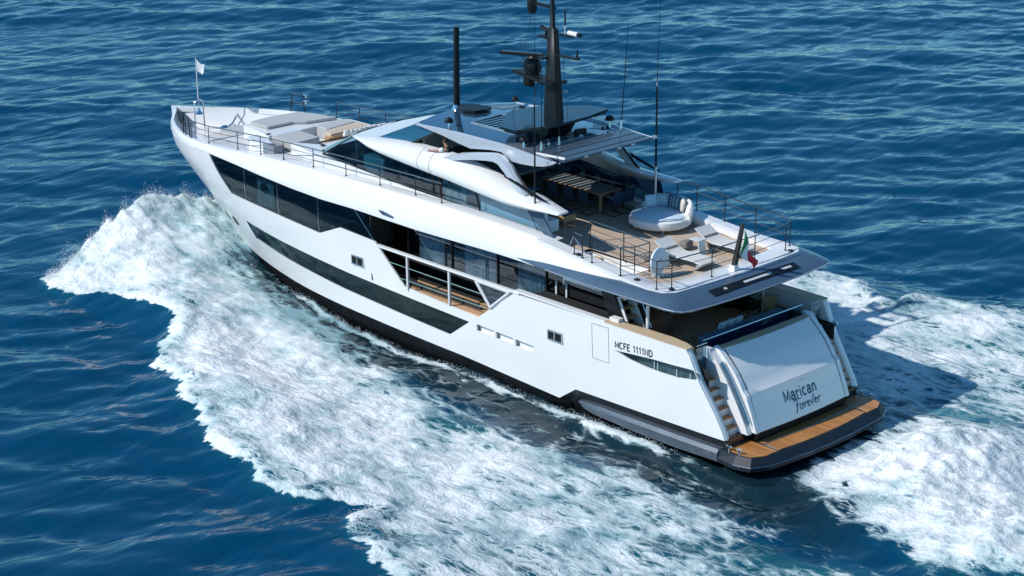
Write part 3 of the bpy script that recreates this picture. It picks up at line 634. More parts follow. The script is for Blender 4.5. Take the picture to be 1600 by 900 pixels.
# portholes, fairleads, slots, boarding door, vents, stern windows
for s in (1, -1):
    for (x, z) in ((30.58, 1.64), (29.12, 1.81)):
        mb = MB(); y = float(hy(x, z)); sl = math.atan2(float(hy(x-.2, z)-hy(x+.2, z)), .4)
        rg = [(.0, .004), (.17, .004), (.185, .02), (.225, .02), (.235, -.01)]
        for r_, h_ in rg:
            for j in range(22):
                a = 2*math.pi*j/22; xx = x+r_*math.cos(a); zz_ = z+r_*math.sin(a); mb.v.append((xx, s*(float(hy(xx, zz_))+h_), zz_))
        for i in range(4):
            for j in range(22): mb.f.append((i*22+j, i*22+(j+1) % 22, (i+1)*22+(j+1) % 22, (i+1)*22+j)); mb.mi.append(0)
        part(mb, 'porthole', [BLACK])
    for (x, z) in ((18.98, 2.64), (7.92, 2.43)):
        mb = MB(); y = float(hy(x, z)); mb.cur = 0
        for (dx, dz, w_, h_) in ((0, .165, .72, .05), (0, -.165, .72, .05), (-.35, 0, .05, .38), (.35, 0, .05, .38), (.02, 0, .05, .30)): mb.box((x+dx, s*(y+.012), z+dz), (w_, .06, h_), bev=.015)
        mb.cur = 1; mb.box((x, s*(y-.03), z), (.64, .09, .30)); part(mb, 'fairlead', [STEEL, BLACK])
    mb = MB()
    for S_ in SLOTS:
        xs2 = [p[0] for p in S_]; zs2 = [p[1] for p in S_]; mb.box(((xs2[0]+xs2[1])/2, s*(float(hy(11, 1.6))-.17), 1.64), (1.1, .02, .5)); mb.box(((xs2[0]+xs2[1])/2, s*(float(hy(11, 1.6))-.10), zs2[2]-.01), (1.0, .18, .02))
    part(mb, 'hull_vent', WHITE)
    mb = MB(); L = [(6.07, 3.42), (5.28, 3.44), (5.31, 2.14), (6.10, 2.13)]
    mb.tube([(x, s*(float(hy(x, z))+.001), z) for x, z in densify(L, .3)], .009, 4, True); part(mb, 'boarding_door', LETTER)
    mb = MB(); P_ = [(17.45, 5.06), (17.2, 5.07), (16.55, 4.98), (16.50, 4.90), (17.2, 4.92)]; hull_patch(mb, P_, (), .012, .3, (s,), rim=.03); part(mb, 'vent_grille', BAND)
    mb = MB(); hull_patch(mb, STERNW, (), -.055, .25, (s,)); sw = smooth_hull(part(mb, 'stern_window', HULLG))
    mb = MB()
    for x in (3.20, 3.05, 2.2, 1.62):
        mb = MB(); mb.box((x, s*(float(hy(x, 2.65))-.025), 2.66), (.05, .04, .26)); part(mb, 'window_frame', STEEL, sw)
    mb = MB(); mb.box((3.2, s*(3.25), 2.65), (4.2, .03, .6)); part(mb, 'window_lining', INNER, sw)
# registration lettering on both quarters
def text_mesh(txt, size, shear=0.0, offset=0.0, spacing=1.0):
    cu = bpy.data.curves.new('lettering', 'FONT'); cu.body = txt; cu.size = size; cu.shear = shear; cu.offset = offset; cu.space_character = spacing
    ob = bpy.data.objects.new('lettering', cu); COL.objects.link(ob); bpy.context.view_layer.update()
    me = bpy.data.meshes.new_from_object(ob.evaluated_get(bpy.context.evaluated_depsgraph_get()))
    vs = [tuple(v.co) for v in me.vertices]; fs = [tuple(p.vertices) for p in me.polygons]
    bpy.data.objects.remove(ob); bpy.data.curves.remove(cu); bpy.data.meshes.remove(me); return vs, fs
def strokes(lines, w):
    """flat pen strokes: polylines in the plane, each widened to w with mitred joints"""
    vs = []; fs = []
    for L in lines:
        L = [Vector((p[0], p[1])) for p in L]; o = len(vs); n = len(L)
        for i in range(n):
            a = (L[i]-L[i-1]).normalized() if i > 0 else (L[1]-L[0]).normalized(); b = (L[i+1]-L[i]).normalized() if i < n-1 else a
            na = Vector((-a.y, a.x)); nb = Vector((-b.y, b.x)); m_ = (na+nb); m_ = m_.normalized() if m_.length > .05 else na
            k = w/2/max(.55, m_.dot(na)); vs += [tuple(L[i]+m_*k), tuple(L[i]-m_*k)]
        fs += [(o+2*i, o+2*i+1, o+2*i+3, o+2*i+2) for i in range(n-1)]
    return vs, fs
def arc(cx, cy, rx, ry, a0, a1, n=9): return [(cx+rx*math.cos(R(a0+(a1-a0)*i/(n-1))), cy+ry*math.sin(R(a0+(a1-a0)*i/(n-1)))) for i in range(n)]
GLYPH = {'M': (.86, [[(.06, 0), (.06, 1), (.43, .25), (.80, 1), (.80, 0)]]), 'C': (.80, [arc(.42, .5, .36, .5, 50, 310, 13)]), 'F': (.66, [[(.62, 1), (.08, 1), (.08, 0)], [(.08, .53), (.54, .53)]]),
         'E': (.70, [[(.64, 1), (.08, 1), (.08, 0), (.66, 0)], [(.08, .52), (.58, .52)]]), '1': (.52, [[(.10, .74), (.32, 1), (.32, 0)]]), 'N': (.78, [[(.08, 0), (.08, 1), (.68, 0), (.68, 1)]]), 'D': (.80, [[(.08, 0), (.08, 1), (.34, 1)]+arc(.34, .5, .38, .5, 80, -80, 9)+[(.34, 0), (.02, 0)]]), ' ': (.36, [])}
for s in (1, -1):
    tot = sum(GLYPH[c_][0]+.13 for c_ in 'MCFE 1111ND'); cx = 0
    for word in ('MCFE', ' ', '1111ND'):
        lines = []
        for c_ in word:
            w_, ls = GLYPH[c_]; lines += [[(x+cx, y) for x, y in l] for l in ls]; cx += w_+.13
        if not lines: continue
        vs, fs = strokes(lines, .215); mb = MB(); pts = []
        for x, y in vs:
            u = x/tot; X_ = (4.99-1.76*u) if s > 0 else (3.23+1.76*u); Z_ = 2.815+.115*((4.99-X_)/1.73)+y*.225
            pts.append((X_, s*(float(hy(X_, Z_))+.006), Z_))
        mb.add(pts, fs); part(mb, 'registration_number', LETTER)
# sponson: the grey-blue spray rail along the after hull
mb = MB(); secs = []
for x, w_, zt, zb in ((6.85, .02, .30, .22), (6.5, .12, .36, .14), (6.0, .17, .40, .08), (4, .20, .45, .03), (2, .21, .49, .05), (.3, .20, .53, .12)):
    y = 3.50 if x > 5 else 3.49; secs.append([(x, y-.35, zt+.01), (x, y+w_*.55, zt), (x, y+w_, zt-.12), (x, y+w_*.9, zb), (x, y-.35, zb-.05)])
mb.loft(secs); both(mb, 'spray_rail', SPONSON, angle=35)
# ------------------------------------------------------------------ swim platform
mb = MB(); outer = [(.35, 3.66), (-.45, 3.76), (-1.03, 3.58), (-1.34, 2.96), (-1.41, 2.3), (-1.51, 1.1), (-1.54, 0)]; outer = outer+[(x, -y) for x, y in reversed(outer[:-1])]
inner = [(.35, 3.57), (-.40, 3.58), (-.93, 3.42), (-1.16, 2.98), (-1.19, 2.3), (-1.29, 1.1), (-1.32, 0)]; inner = inner+[(x, -y) for x, y in reversed(inner[:-1])]
n = len(outer)
mb.loft([[(x, y, .06) for x, y in inner], [(x-.0, y, .12) for x, y in outer], [(x, y, .26) for x, y in outer], [(x, y, .53) for x, y in inner]])
plat = part(mb, 'swim_platform', PLAT)
mb = MB(); edge = [(x, y, .265) for x, y in outer]; mb.tube([Vector(p)+Vector((-.005, 0, 0)) for p in edge[1:-1]], .016, 5); part(mb, 'steel_trim', STEEL, plat)
mb = MB()
mb.prism([(-.18, 2.27), (-1.10, 2.27), (-1.22, 1.1), (-1.25, 0), (-1.22, -1.1), (-1.10, -2.27), (-.18, -2.27)], .50, .556)
for s in (1, -1): mb.prism([(.10, 2.36), (-1.13, 2.36), (-1.12, 2.95), (-.90, 3.37), (-.36, 3.50), (.10, 3.38)] if s > 0 else [(.10, -3.38), (-.36, -3.50), (-.90, -3.37), (-1.12, -2.95), (-1.13, -2.36), (.10, -2.36)], .50, .556)
part(mb, 'teak_deck', TEAKB, plat)
mb = MB()
for s in (1, -1):
    mb.tube([(-.2, s*2.30, .57), (-1.0, s*2.30, .57), (-1.29, s*2.30, .30)], .018, 6); mb.tube([(-.50, s*2.28, .575), (-.62, 0.0, .575)] if s > 0 else [(-.62, 0, .575), (-.50, -2.28, .575)], .012, 5)
part(mb, 'lift_rail', STEEL, plat)
for s in (1, -1):
    for x in (-.02, -.45):
        mb = MB(); mb.lathe([(.05, 0), (.04, .05), (.035, .13), (.07, .20), (.06, .22)], (x, s*3.46, .5), 12); mb.tube([(x-.12, s*3.46, .69), (x+.12, s*3.46, .71)], .022, 6)
        part(mb, 'mooring_cleat', STEEL, plat)
# ------------------------------------------------------------------ transom: garage door, stairs, passerelle
DOOR = [(-.27, .90), (-.20, 1.10), (-.02, 1.55), (.16, 1.95), (.20, 2.08), (.36, 2.22), (.50, 2.45), (.72, 2.75), (1.02, 3.05), (1.40, 3.37)]
_dz = [p[1] for p in DOOR]; _dx = [p[0] for p in DOOR]; door_x = lambda z: float(np.interp(z, _dz, _dx))
mb = MB(); secs = []
for k in range(17):
    u = -1+2*k/16; crown = .09*(1-u*u); creased = .03*math.cos(u*math.pi/2)
    secs.append([(x-crown-(creased if i == 4 else 0), u*(2.24-.05*(z-.9)/2.4), z+.07*math.cos(u*1.57)*(1 if i in (4, 5) else 0)) for i, (x, z) in enumerate(DOOR)])
mb.loft(secs, closed=False)
tdoor = smooth_hull(part(mb, 'transom_door', WHITE))
mb = MB(); mb.side([(-.22, .62), (-.22, .90), (.6, .90), (.6, .62)], -2.35, 2.35); part(mb, 'transom_sill', BLACK)
# the name: broad upright capitals and lower case, with a handwritten second line
SER = {'M': (1.05, [[(.08, 0), (.08, .98), (.50, .18), (.92, .98), (.92, 0)]]), 'a': (.86, [[(.16, .60), (.30, .70), (.56, .70), (.68, .58), (.68, 0)], [(.68, .40), (.26, .40), (.10, .28), (.12, .10), (.28, .02), (.52, .05), (.68, .18)]]),
       'r': (.60, [[(.12, 0), (.12, .70)], [(.12, .60), (.52, .66)]]), 'i': (.34, [[(.14, 0), (.14, .70)], [(.14, .86), (.14, 1.0)]]), 'c': (.76, [arc(.40, .36, .30, .34, 50, 310, 11)]), 'n': (.82, [[(.12, 0), (.12, .70)], [(.12, .46), (.30, .68), (.54, .68), (.66, .54), (.66, 0)]])}
SCRIPT = [[(.02, .86), (.20, 1.0), (.62, 1.04), (.92, .96)], [(.46, 1.0), (.34, .55), (.20, .05), (.06, -.22)], [(.18, .46), (.56, .54)],
          arc(.80, .26, .18, .24, 80, 440, 14), [(.98, .42), (1.16, .48), (1.22, .05)], [(1.20, .32), (1.34, .50), (1.52, .46)],
          [(1.54, .26), (1.84, .34), (1.80, .50), (1.62, .48), (1.54, .26), (1.62, .05), (1.90, .08)], [(2.0, .52), (2.14, .05), (2.42, .78), (2.56, .92)],
          [(2.46, .28), (2.76, .36), (2.72, .52), (2.54, .48), (2.46, .28), (2.54, .06), (2.82, .10)], [(2.92, .50), (3.00, .05)], [(2.98, .34), (3.12, .52), (3.36, .50)]]
lines = []; cx = 0
for c_ in 'Marican':
    w_, ls = SER[c_]; lines += [[(x+cx, y) for x, y in l] for l in ls]; cx += w_+.10
for nm_, (vs, fs), W_, y0, wid, z0, hh_ in (('M', strokes(lines, .19), cx, .80, 1.70, 1.50, .33), ('F', strokes(SCRIPT, .10), 3.4, .42, 1.42, 1.12, .34)):
    mb = MB(); pts = []
    for x, y in vs:
        Y_ = y0-wid*x/W_; Z_ = z0+y*hh_; pts.append((door_x(Z_)-.09*(1-(Y_/2.24)**2)-.012, Y_, Z_))
    mb.add(pts, fs); part(mb, 'name_lettering', LETTERB, tdoor)
mb = MB(); mb.lathe([(.0, .0), (.035, 0), (.035, .02), (0, .02)], (door_x(1.98)-.15, -.28, 1.98), 12, 'x'); part(mb, 'door_light', WHITE, tdoor)
# white cheeks either side of the door with the sloping rail, then the stairs
for s in (1, -1):
    mb = MB()
    prof = [(x-.02, z) for x, z in DOOR]+[(1.62, 3.46), (1.62, 3.36), (1.5, .9)]
    mb.side(prof, s*2.26, s*2.44); part(mb, 'transom_cheek', WHITE)
    mb = MB(); prof2 = [(-.12, .86), (.02, 1.15), (.42, 1.85), (.85, 2.5), (1.22, 2.98), (1.62, 3.40), (1.9, 3.40), (1.9, .86)]; mb.side(prof2, s*2.46, s*2.66); part(mb, 'stair_wall', WHITE)
    mb = MB(); mb.loft([[(x-.03, s*(2.50), z+.05), (x-.03, s*2.63, z+.05), (x-.03, s*2.63, z+.10), (x-.03, s*2.50, z+.10)] for x, z in ((-.02, 1.12), (.40, 1.84), (.83, 2.48), (1.20, 2.95))])
    pr = part(mb, 'passerelle_rail', RAILG); mb = MB(); mb.tube([(x-.05, s*2.53, z+.12) for x, z in ((-.02, 1.12), (.40, 1.84), (.83, 2.48), (1.20, 2.95))], .022, 6); part(mb, 'handrail', STEEL, pr)
    for k in range(7):
        x0 = -.02+k*.20; z = .80+k*.275
        mb = MB(); mb.cur = 0; mb.box((x0+.75, s*2.98, z-.14), (1.15, .66, .25)); mb.cur = 1; mb.box((x0+.30, s*2.98, z), (.34, .60, .035)); part(mb, 'stair_tread', [WHITE, TEAKB])
    # inner face of the quarter and its rounded edge
    mb = MB(); qp = [(.20, .86), (.28, 1.12), (.62, 1.67), (.95, 2.15), (1.2, 2.51), (1.47, 3.05), (1.64, 3.42), (1.80, 3.60), (5.6, 3.60), (5.6, 2.3), (2.2, 2.3), (1.6, .86)]
    hull_patch(mb, qp, (), -.26, .4, (s,)); part(mb, 'quarter_lining', WHITE)
    mb = MB(); ed = [(.14, .84), (.28, 1.12), (.62, 1.67), (.95, 2.15), (1.2, 2.51), (1.47, 3.05), (1.64, 3.42), (1.80, 3.60)]
    ring = []
    for x, z in ed:
        y = float(hy(x, z)); ring.append([(x+.04, s*y, z), (x-.02, s*(y-.07), z), (x-.03, s*(y-.15), z), (x+.03, s*(y-.26), z)])
    mb.loft(ring, closed=False); part(mb, 'quarter_edge', WHITE, smooth=True)
    mb = MB(); mb.loft([[(x, s*(float(hy(x, 3.6))+.01), 3.605), (x, s*(float(hy(x, 3.6))+.01), 3.64), (x, s*(float(hy(x, 3.6))-ww), 3.64), (x, s*(float(hy(x, 3.6))-ww), 3.60)] for x, ww in ((1.72, .26), (2.1, .42), (2.8, .52), (4.0, .50), (5.0, .40), (5.45, .22))])
    part(mb, 'bulwark_cap', CAPTEAK)
    mb = MB(); mb.loft([[(x, s*(float(hy(x, 3.5))+.012), 3.60), (x, s*(float(hy(x, 3.5))+.012), 3.66), (x, s*(float(hy(x, 3.5))-.24), 3.66), (x, s*(float(hy(x, 3.5))-.24), 3.60)] for x in (5.45, 7, 8.6, 9.95)])
    part(mb, 'bulwark_rail', WHITE)
    mb = MB(); mb.tube([(1.72, s*2.70, 3.62), (1.72, s*3.22, 3.62)], .02, 6); mb.cur = 1; mb.box((1.74, s*2.95, 3.05), (.03, .5, .95)); part(mb, 'stair_gate', [STEEL, RAILG])
# after end of the cockpit: teak ledge, pool well, glass screen, blue seat back
mb = MB(); mb.box((1.53, 0, 3.36), (.27, 4.5, .06)); part(mb, 'teak_ledge', CAPTEAK)
mb = MB(); mb.box((1.85, 0, 3.1), (.36, 4.5, .12)); mb.box((2.42, 0, 3.0), (.5, 4.2, .9), bev=.08); part(mb, 'stern_sofa', mat('slate_blue_fabric', (.06, .15, .23), .85, var=.12, scale=8, bump=.3, bscale=100), angle=30)
mb = MB(); mb.box((2.02, 0, 3.25), (.025, 5.0, .62)); gs = part(mb, 'glass_screen', RAILG)
mb = MB(); mb.tube([(2.02, 2.56, 3.57), (2.02, -2.56, 3.57)], .03, 8); part(mb, 'top_rail', STEEL, gs)
# ------------------------------------------------------------------ main deck
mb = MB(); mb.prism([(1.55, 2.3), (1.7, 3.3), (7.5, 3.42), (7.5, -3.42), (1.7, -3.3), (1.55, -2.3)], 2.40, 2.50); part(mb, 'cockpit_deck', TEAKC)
mb = MB(); mb.prism([(9.5, 3.4), (9.5, 1.45), (18.2, 1.45), (18.2, 3.3), (16.15, 3.56), (12.0, 3.54), (11.7, 3.45)], 2.0, 2.14)
both(mb, 'balcony_deck', TEAKS)
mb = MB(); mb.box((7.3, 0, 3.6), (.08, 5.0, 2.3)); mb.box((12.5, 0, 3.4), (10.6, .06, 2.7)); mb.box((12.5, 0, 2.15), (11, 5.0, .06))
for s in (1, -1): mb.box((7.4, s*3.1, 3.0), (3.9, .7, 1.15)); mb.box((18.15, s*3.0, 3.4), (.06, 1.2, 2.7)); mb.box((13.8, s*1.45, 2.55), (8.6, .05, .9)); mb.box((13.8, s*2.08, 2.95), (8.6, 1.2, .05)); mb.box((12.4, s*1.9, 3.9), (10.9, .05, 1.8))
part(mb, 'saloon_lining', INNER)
mb = MB(); mb.cur = 0; mb.box((7.25, -.4, 3.35), (.06, 2.6, 1.9)); mb.cur = 1
for y in (-1.75, .95, -.4): mb.box((7.2, y, 3.35), (.06, .06, 1.9))
mb.box((7.2, -.4, 2.5), (.06, 2.7, .05)); part(mb, 'saloon_door', [SALONG, STEEL])
salon = None
for s in (1, -1):
    mb = MB(); mb.side([(5.25, 2.98), (5.9, 4.78), (17.9, 4.78), (17.9, 2.98)], s*2.65, s*2.67)
    sg_ = part(mb, 'saloon_window', SALONG); salon = salon or sg_
    mb = MB()
    for x, z0 in ((16.98, 3), (14.43, 3), (11.9, 3), (9.33, 3)):
        mb = MB(); mb.box((x, s*2.69, (4.75+z0)/2), (.055, .05, 4.75-z0)); part(mb, 'window_frame', BLACK, sg_)
    for x0, x1 in ((15.1, 16.6), (12.1, 13.9), (9.5, 11.0)):
        mb = MB(); mb.loft([[(x, s*(2.50+.035*math.sin(x*34)), 3.0), (x, s*(2.50+.035*math.sin(x*34)), 4.7)] for x in np.arange(x0, x1, .045)], closed=False); part(mb, 'curtain', CURT, sg_, smooth=True)
    # framed door, raked end strut and the gloss black panel
    mb = MB()
    for d in ((8.80, 3.5, .07, 1.1), (8.28, 3.5, .07, 1.1), (8.54, 2.97, .58, .07)): mb.box((d[0], s*2.71, d[1]), (d[2], .05, d[3]))
    part(mb, 'side_door_frame', LGREY, sg_)
    mb = MB(); mb.side([(6.35, 4.78), (5.75, 4.78), (4.85, 3.1), (4.95, 2.5), (5.55, 2.5), (5.6, 3.2)], s*2.98, s*3.12); part(mb, 'raked_strut', BLACK)
    mb = MB(); mb.box((5.22, s*3.35, 3.68), (.42, .24, .16)); part(mb, 'bulwark_end_block', WHITE)
    # balcony railing
    mb = MB(); yo = lambda x: float(hy(x, 3.6))
    mb.loft([[(x, s*(yo(x)+.015), 3.54), (x, s*(yo(x)+.015), 3.62), (x, s*(yo(x)-.13), 3.62), (x, s*(yo(x)-.13), 3.54)] for x in (9.7, 12, 14.5, 17.75)])
    br = part(mb, 'balcony_rail', WHITE)
    for x in (15.95, 13.55):
        mb = MB(); mb.box((x, s*(yo(x)-.09), 2.85), (.10, .09, 1.36), bev=.02); part(mb, 'rail_post', LGREY, br)
    mb = MB()
    for k, z in enumerate((2.55, 3.05)): mb.tube([(17.1-(.55-k*.55)*1.0+.0, s*(yo(16)-.09), z), (10.75+(.75-k*.65), s*(yo(11)-.09), z)], .017, 6)
    part(mb, 'rail_bar', STEEL, br)
    mb = MB(); T = [(12.05, 3.52), (10.2, 3.50), (11.25, 2.66)]
    for a, b in ((0, 1), (1, 2), (2, 0)): mb.tube([(T[a][0], s*(yo(11)-.06), T[a][1]), (T[b][0], s*(yo(11)-.06), T[b][1])], .075, 6)
    mb.cur = 1; mb.side([(11.9, 3.5), (10.3, 3.48), (11.25, 2.75)], s*(yo(11)-.06), s*(yo(11)-.05)); part(mb, 'corner_frame', [LGREY, RAILG], br)
# cockpit stair up to the upper deck (port)
mb = MB(); mb.side([(5.9, 4.75), (5.62, 4.75), (4.62, 2.9), (4.62, 2.5), (5.0, 2.5)], 2.35, 2.39); mb.side([(5.9, 4.75), (5.62, 4.75), (4.62, 2.9), (4.62, 2.5), (5.0, 2.5)], 3.0, 3.04)
cs = part(mb, 'cockpit_stair', WHITE)
for k in range(7):
    mb = MB(); mb.box((4.82+k*.15, 2.70, 2.75+k*.29), (.28, .62, .04)); part(mb, 'stair_tread', TEAKW, cs)
mb = MB(); mb.tube([(4.55, 2.33, 3.3), (5.5, 2.33, 5.0)], .02, 6); mb.tube([(4.55, 2.33, 2.5), (4.55, 2.33, 3.3)], .02, 6); part(mb, 'handrail', STEEL, cs)
for s in (1, -1):
    mb = MB(); mb.lathe([(.06, 0), (.06, 2.3)], (4.1, s*3.0, 2.5), 12); part(mb, 'cockpit_pillar', WHITE, smooth=False)

# ------------------------------------------------------------------ upper deck
mb = MB(); secs = []
path = [((10.0, 3.72, 4.96), (10.0, 3.725, 4.94)), ((9.4, 3.72, 5.0), (9.4, 3.76, 4.90)), ((8.2, 3.71, 5.06), (8.2, 3.84, 4.88)), ((6.5, 3.70, 5.12), (6.5, 3.93, 4.88)), ((5.0, 3.69, 5.18), (5.0, 3.99, 4.90)), ((4.0, 3.68, 5.20), (4.0, 4.02, 4.92)), ((3.3, 3.66, 5.205), (3.0, 4.03, 4.93)), ((2.95, 3.58, 5.205), (2.45, 4.01, 4.93)), ((2.78, 3.42, 5.205), (2.08, 3.94, 4.93)),
        ((2.68, 3.15, 5.205), (1.86, 3.78, 4.925)), ((2.63, 2.8, 5.205), (1.74, 3.45, 4.92)), ((2.60, 2.2, 5.205), (1.66, 2.6, 4.91)), ((2.57, 1.1, 5.205), (1.60, 1.2, 4.90)), ((2.56, 0, 5.205), (1.58, 0, 4.90))]
full = path+[((a[0], -a[1], a[2]), (b[0], -b[1], b[2])) for a, b in reversed(path[:-1])]
for a, b in full:
    a = Vector(a); b = Vector(b); d = (b-a); d.z = 0; k = min(1, d.length/.3); d = d.normalized() if d.length > 1e-4 else Vector((0, 1 if a.y > 0 else -1, 0)); th_ = .03+.05*k
    mid = a.lerp(b, .55)+Vector((0, 0, .05*k)); secs.append([a-d*.25+Vector((0, 0, .015)), a, mid, b, b-d*.04-Vector((0, 0, th_)), a-d*.25-Vector((0, 0, .12+.28*k))])
mb.loft(secs); band = part(mb, 'overhang_band', BAND, angle=30)
mb = MB()
mb.tube([(s[3][0], s[3][1], s[3][2]-.015) for s in secs[2:-2]], .018, 5); part(mb, 'steel_trim', CHROME_W, band)
mb = MB()                                                             # recessed slot in the stern lip; pale strips stand for its light reflection
def lipz(x): return 5.205-.305*(2.57-x)/.97+.062
mb.add([(2.22, 2.15, lipz(2.22)), (2.22, -2.25, lipz(2.22)), (1.90, -2.25, lipz(1.90)), (1.90, 2.15, lipz(1.90))], [(0, 1, 2, 3)])
part(mb, 'lip_recess', BLACK, band)
mb = MB()
for y0, y1 in ((1.5, 1.38), (.5, -.9), (-1.45, -1.95)): mb.box((2.06, (y0+y1)/2, lipz(2.06)+.012), (.10, abs(y1-y0), .012), ry=-R(18.6))
part(mb, 'reflection_strip', LGREY, band)
# white coaming round the after deck
mb = MB(); inn = [(9.0, 3.0), (7.0, 3.0), (5.0, 2.98), (4.1, 2.95), (3.75, 2.85), (3.58, 2.6), (3.52, 1.5), (3.50, 0)]
oo = [(9.0, 3.46), (7.0, 3.46), (5.0, 3.50), (3.6, 3.60), (3.0, 3.52), (2.72, 3.15), (2.62, 1.5), (2.58, 0)]
inn += [(x, -y) for x, y in reversed(inn[:-1])]; oo += [(x, -y) for x, y in reversed(oo[:-1])]
zc = lambda x: float(ZS(x))+.012
secs = [[(b[0], b[1], zc(b[0])-.12), (b[0], b[1], zc(b[0])), ((a[0]*.93+b[0]*.07), (a[1]*.93+b[1]*.07), zc(a[0])+.004), (a[0], a[1], zc(a[0])-.03), (a[0], a[1], 4.98)] for a, b in zip(inn, oo)]
mb.loft(secs, closed=False); mb.prism([(2.95, 2.4), (3.4, 3.0), (4.2, 3.3), (9, 3.5), (17.7, 3.55), (17.7, -3.55), (9, -3.5), (4.2, -3.3), (3.4, -3.0), (2.95, -2.4)], 4.72, 4.78); part(mb, 'deck_coaming', WHITE, angle=35)
hole = [(8.1, 3.0), (8.1, 1.75), (5.15, 1.75), (5.15, 3.0)]
mb = MB()
dk = [(3.5, 0), (3.52, 2.6), (3.75, 2.86), (4.1, 2.96), (5.15, 2.99), (5.15, 1.75), (8.1, 1.75), (8.1, 3.0), (16.4, 3.0), (16.4, -3.06), (4.1, -2.96), (3.75, -2.86), (3.52, -2.6)]
v2, tr, loops = patch2d(dk, (), .8); mb.add([(x, y, ZD(x)) for x, y in v2], tr)
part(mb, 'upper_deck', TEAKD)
mb = MB(); mb.box((6.6, 1.72, 4.62), (3.0, .04, .95)); mb.box((6.6, 3.02, 4.75), (3.0, .04, .8)); mb.box((8.12, 2.38, 4.62), (.04, 1.3, .95)); mb.box((5.13, 2.38, 4.72), (.04, 1.3, .8))
part(mb, 'stair_well', WHITE)
# side decks along the house
mb = MB(); mb.loft([[(x, float(hy(x, ZS(x)))-.78, float(ZS(x))-.03), (x, 2.55, float(ZS(x))-.03)] for x in (8.6, 10, 12, 14, 16, 18, 20, 22, 24, 25.5)], closed=False); both(mb, 'side_deck', LGREY)
# ------------------------------------------------------------------ deckhouse, glazing and the long white fairing
house = None
mb = MB(); mb.loft([[(x, 2.80, float(ZS(x))-.05), (x, 2.80, z1), (x, 2.66, z1+.03), (x, 2.66, float(ZS(x))-.05)] for x, z1 in ((8.7, 5.52), (9.5, 5.54), (11.5, 5.66), (14.5, 5.80), (16.8, 5.86), (19.9, 6.02), (22.2, 6.16), (22.7, 6.1))]); both(mb, 'house_plinth', WHITE, angle=35)
fz0 = pchip([8.2, 10.65, 12, 14, 15.5, 17.8, 19.4, 20.1], [6.66, 6.47, 6.53, 6.70, 6.80, 7.0, 7.22, 7.30])
fz1 = pchip([8.2, 9.3, 10.8, 12.5, 14.6, 16.75, 18.3, 19.4, 20.1], [6.74, 6.86, 7.02, 7.36, 7.60, 7.60, 7.50, 7.38, 7.32])
secs = []
for x in [8.2, 8.35, 8.7, 9.2, 9.8, 10.5, 11.3, 12.2, 13.2, 14.2, 15.2, 16.2, 17.2, 18, 18.7, 19.3, 19.75, 20.05]:
    a, b = float(fz0(x)), float(fz1(x)); h = b-a; k = min(1, (x-8.15)/1.6); e = min(1, (20.1-x)/1.5)
    yb = 3.08-.25*(1-e); yt = 2.62+.40*(1-k)
    secs.append([(x, yb-.05, a), (x, yb+.10*e, a+.10*h), (x, yb+.16*e, a+.34*h), (x, yb+.08*e, a+.62*h), (x, (yb+yt)/2+.06, a+.87*h), (x, yt, b), (x, yt-.25, b), (x, yt-.3, b-.12*h), (x, yb-.35, a+.02)])
mb = MB(); mb.loft(secs); fair = both(mb, 'side_fairing', WHITE, angle=50)
for s, fp in zip((1, -1), fair):
    for xx in (15.6, 14.9):
        mb = MB(); i = 0; pts = []
        for j in range(6):
            a, b = float(fz0(xx)), float(fz1(xx)); h = b-a; p = [(2.98+.05, a), (3.18, a+.10*h), (3.24, a+.34*h), (3.16, a+.62*h), (2.85+.06, a+.87*h), (2.62, b)][j]
            pts.append((xx+(.25*(j/5) if xx > 15 else .3*(j/5)), s*(p[0]+.012), p[1]))
        mb.tube(pts, .006, 4); part(mb, 'panel_seam', RAIL, fp)
# side glass of the house
for s in (1, -1):
    mb = MB(); zz_ = lambda x: float(fz0(x))+.06
    pts = [(x, s*2.72, float(np.interp(x, [8.7, 9.5, 11.5, 14.5, 16.8, 19.9, 22.2], [5.53, 5.55, 5.67, 5.81, 5.87, 6.03, 6.17]))) for x in (9.0, 11.5, 14.5, 16.8, 19.9, 22.15)]
    top = [(x, s*2.86, zz_(x)) for x in (9.9, 11.5, 14.5, 16.8, 19.0)]+[(20.05, s*2.78, 7.28)]
    mb.add(pts+top, [(0, 1, 7, 6), (1, 2, 8, 7), (2, 3, 9, 8), (3, 4, 10, 9), (4, 5, 11, 10)])
    hg = part(mb, 'house_window', HOUSEG)
    mb = MB(); mb.add([(22.15, s*2.72, 6.17), (20.05, s*2.78, 7.28), (20.45, s*2.2, 7.30), (22.75, s*2.1, 6.20)], [(0, 1, 2, 3)]); part(mb, 'corner_window', GLAZE, hg)
    for xb, xt in ((15.35, 15.25), (14.95, 14.85), (12.75, 12.9), (9.6, 10.15)):
        mb = MB(); zb_ = float(np.interp(xb, [8.7, 9.5, 11.5, 14.5, 16.8], [5.53, 5.55, 5.67, 5.81, 5.87])); mb.tube([(xb, s*2.735, zb_), (xt, s*2.875, zz_(xt))], .03 if xb > 12 else .012, 5); part(mb, 'window_bar', BLACK, hg)
    mb = MB(); mb.tube([(x, y+s*.01, z) for x, y, z in pts], .035, 5); part(mb, 'window_frame', BLACK, hg)
    mb = MB(); mb.tube([(22.15, s*2.73, 6.17), (20.05, s*2.79, 7.28)], .03, 5); part(mb, 'window_bar', BLACK, hg)
    mb = MB(); mb.side([(8.7, 5.55), (9.05, 5.5), (10.3, 6.5), (9.6, 6.62)], s*2.78, s*2.84); part(mb, 'end_pane', BAND, hg)
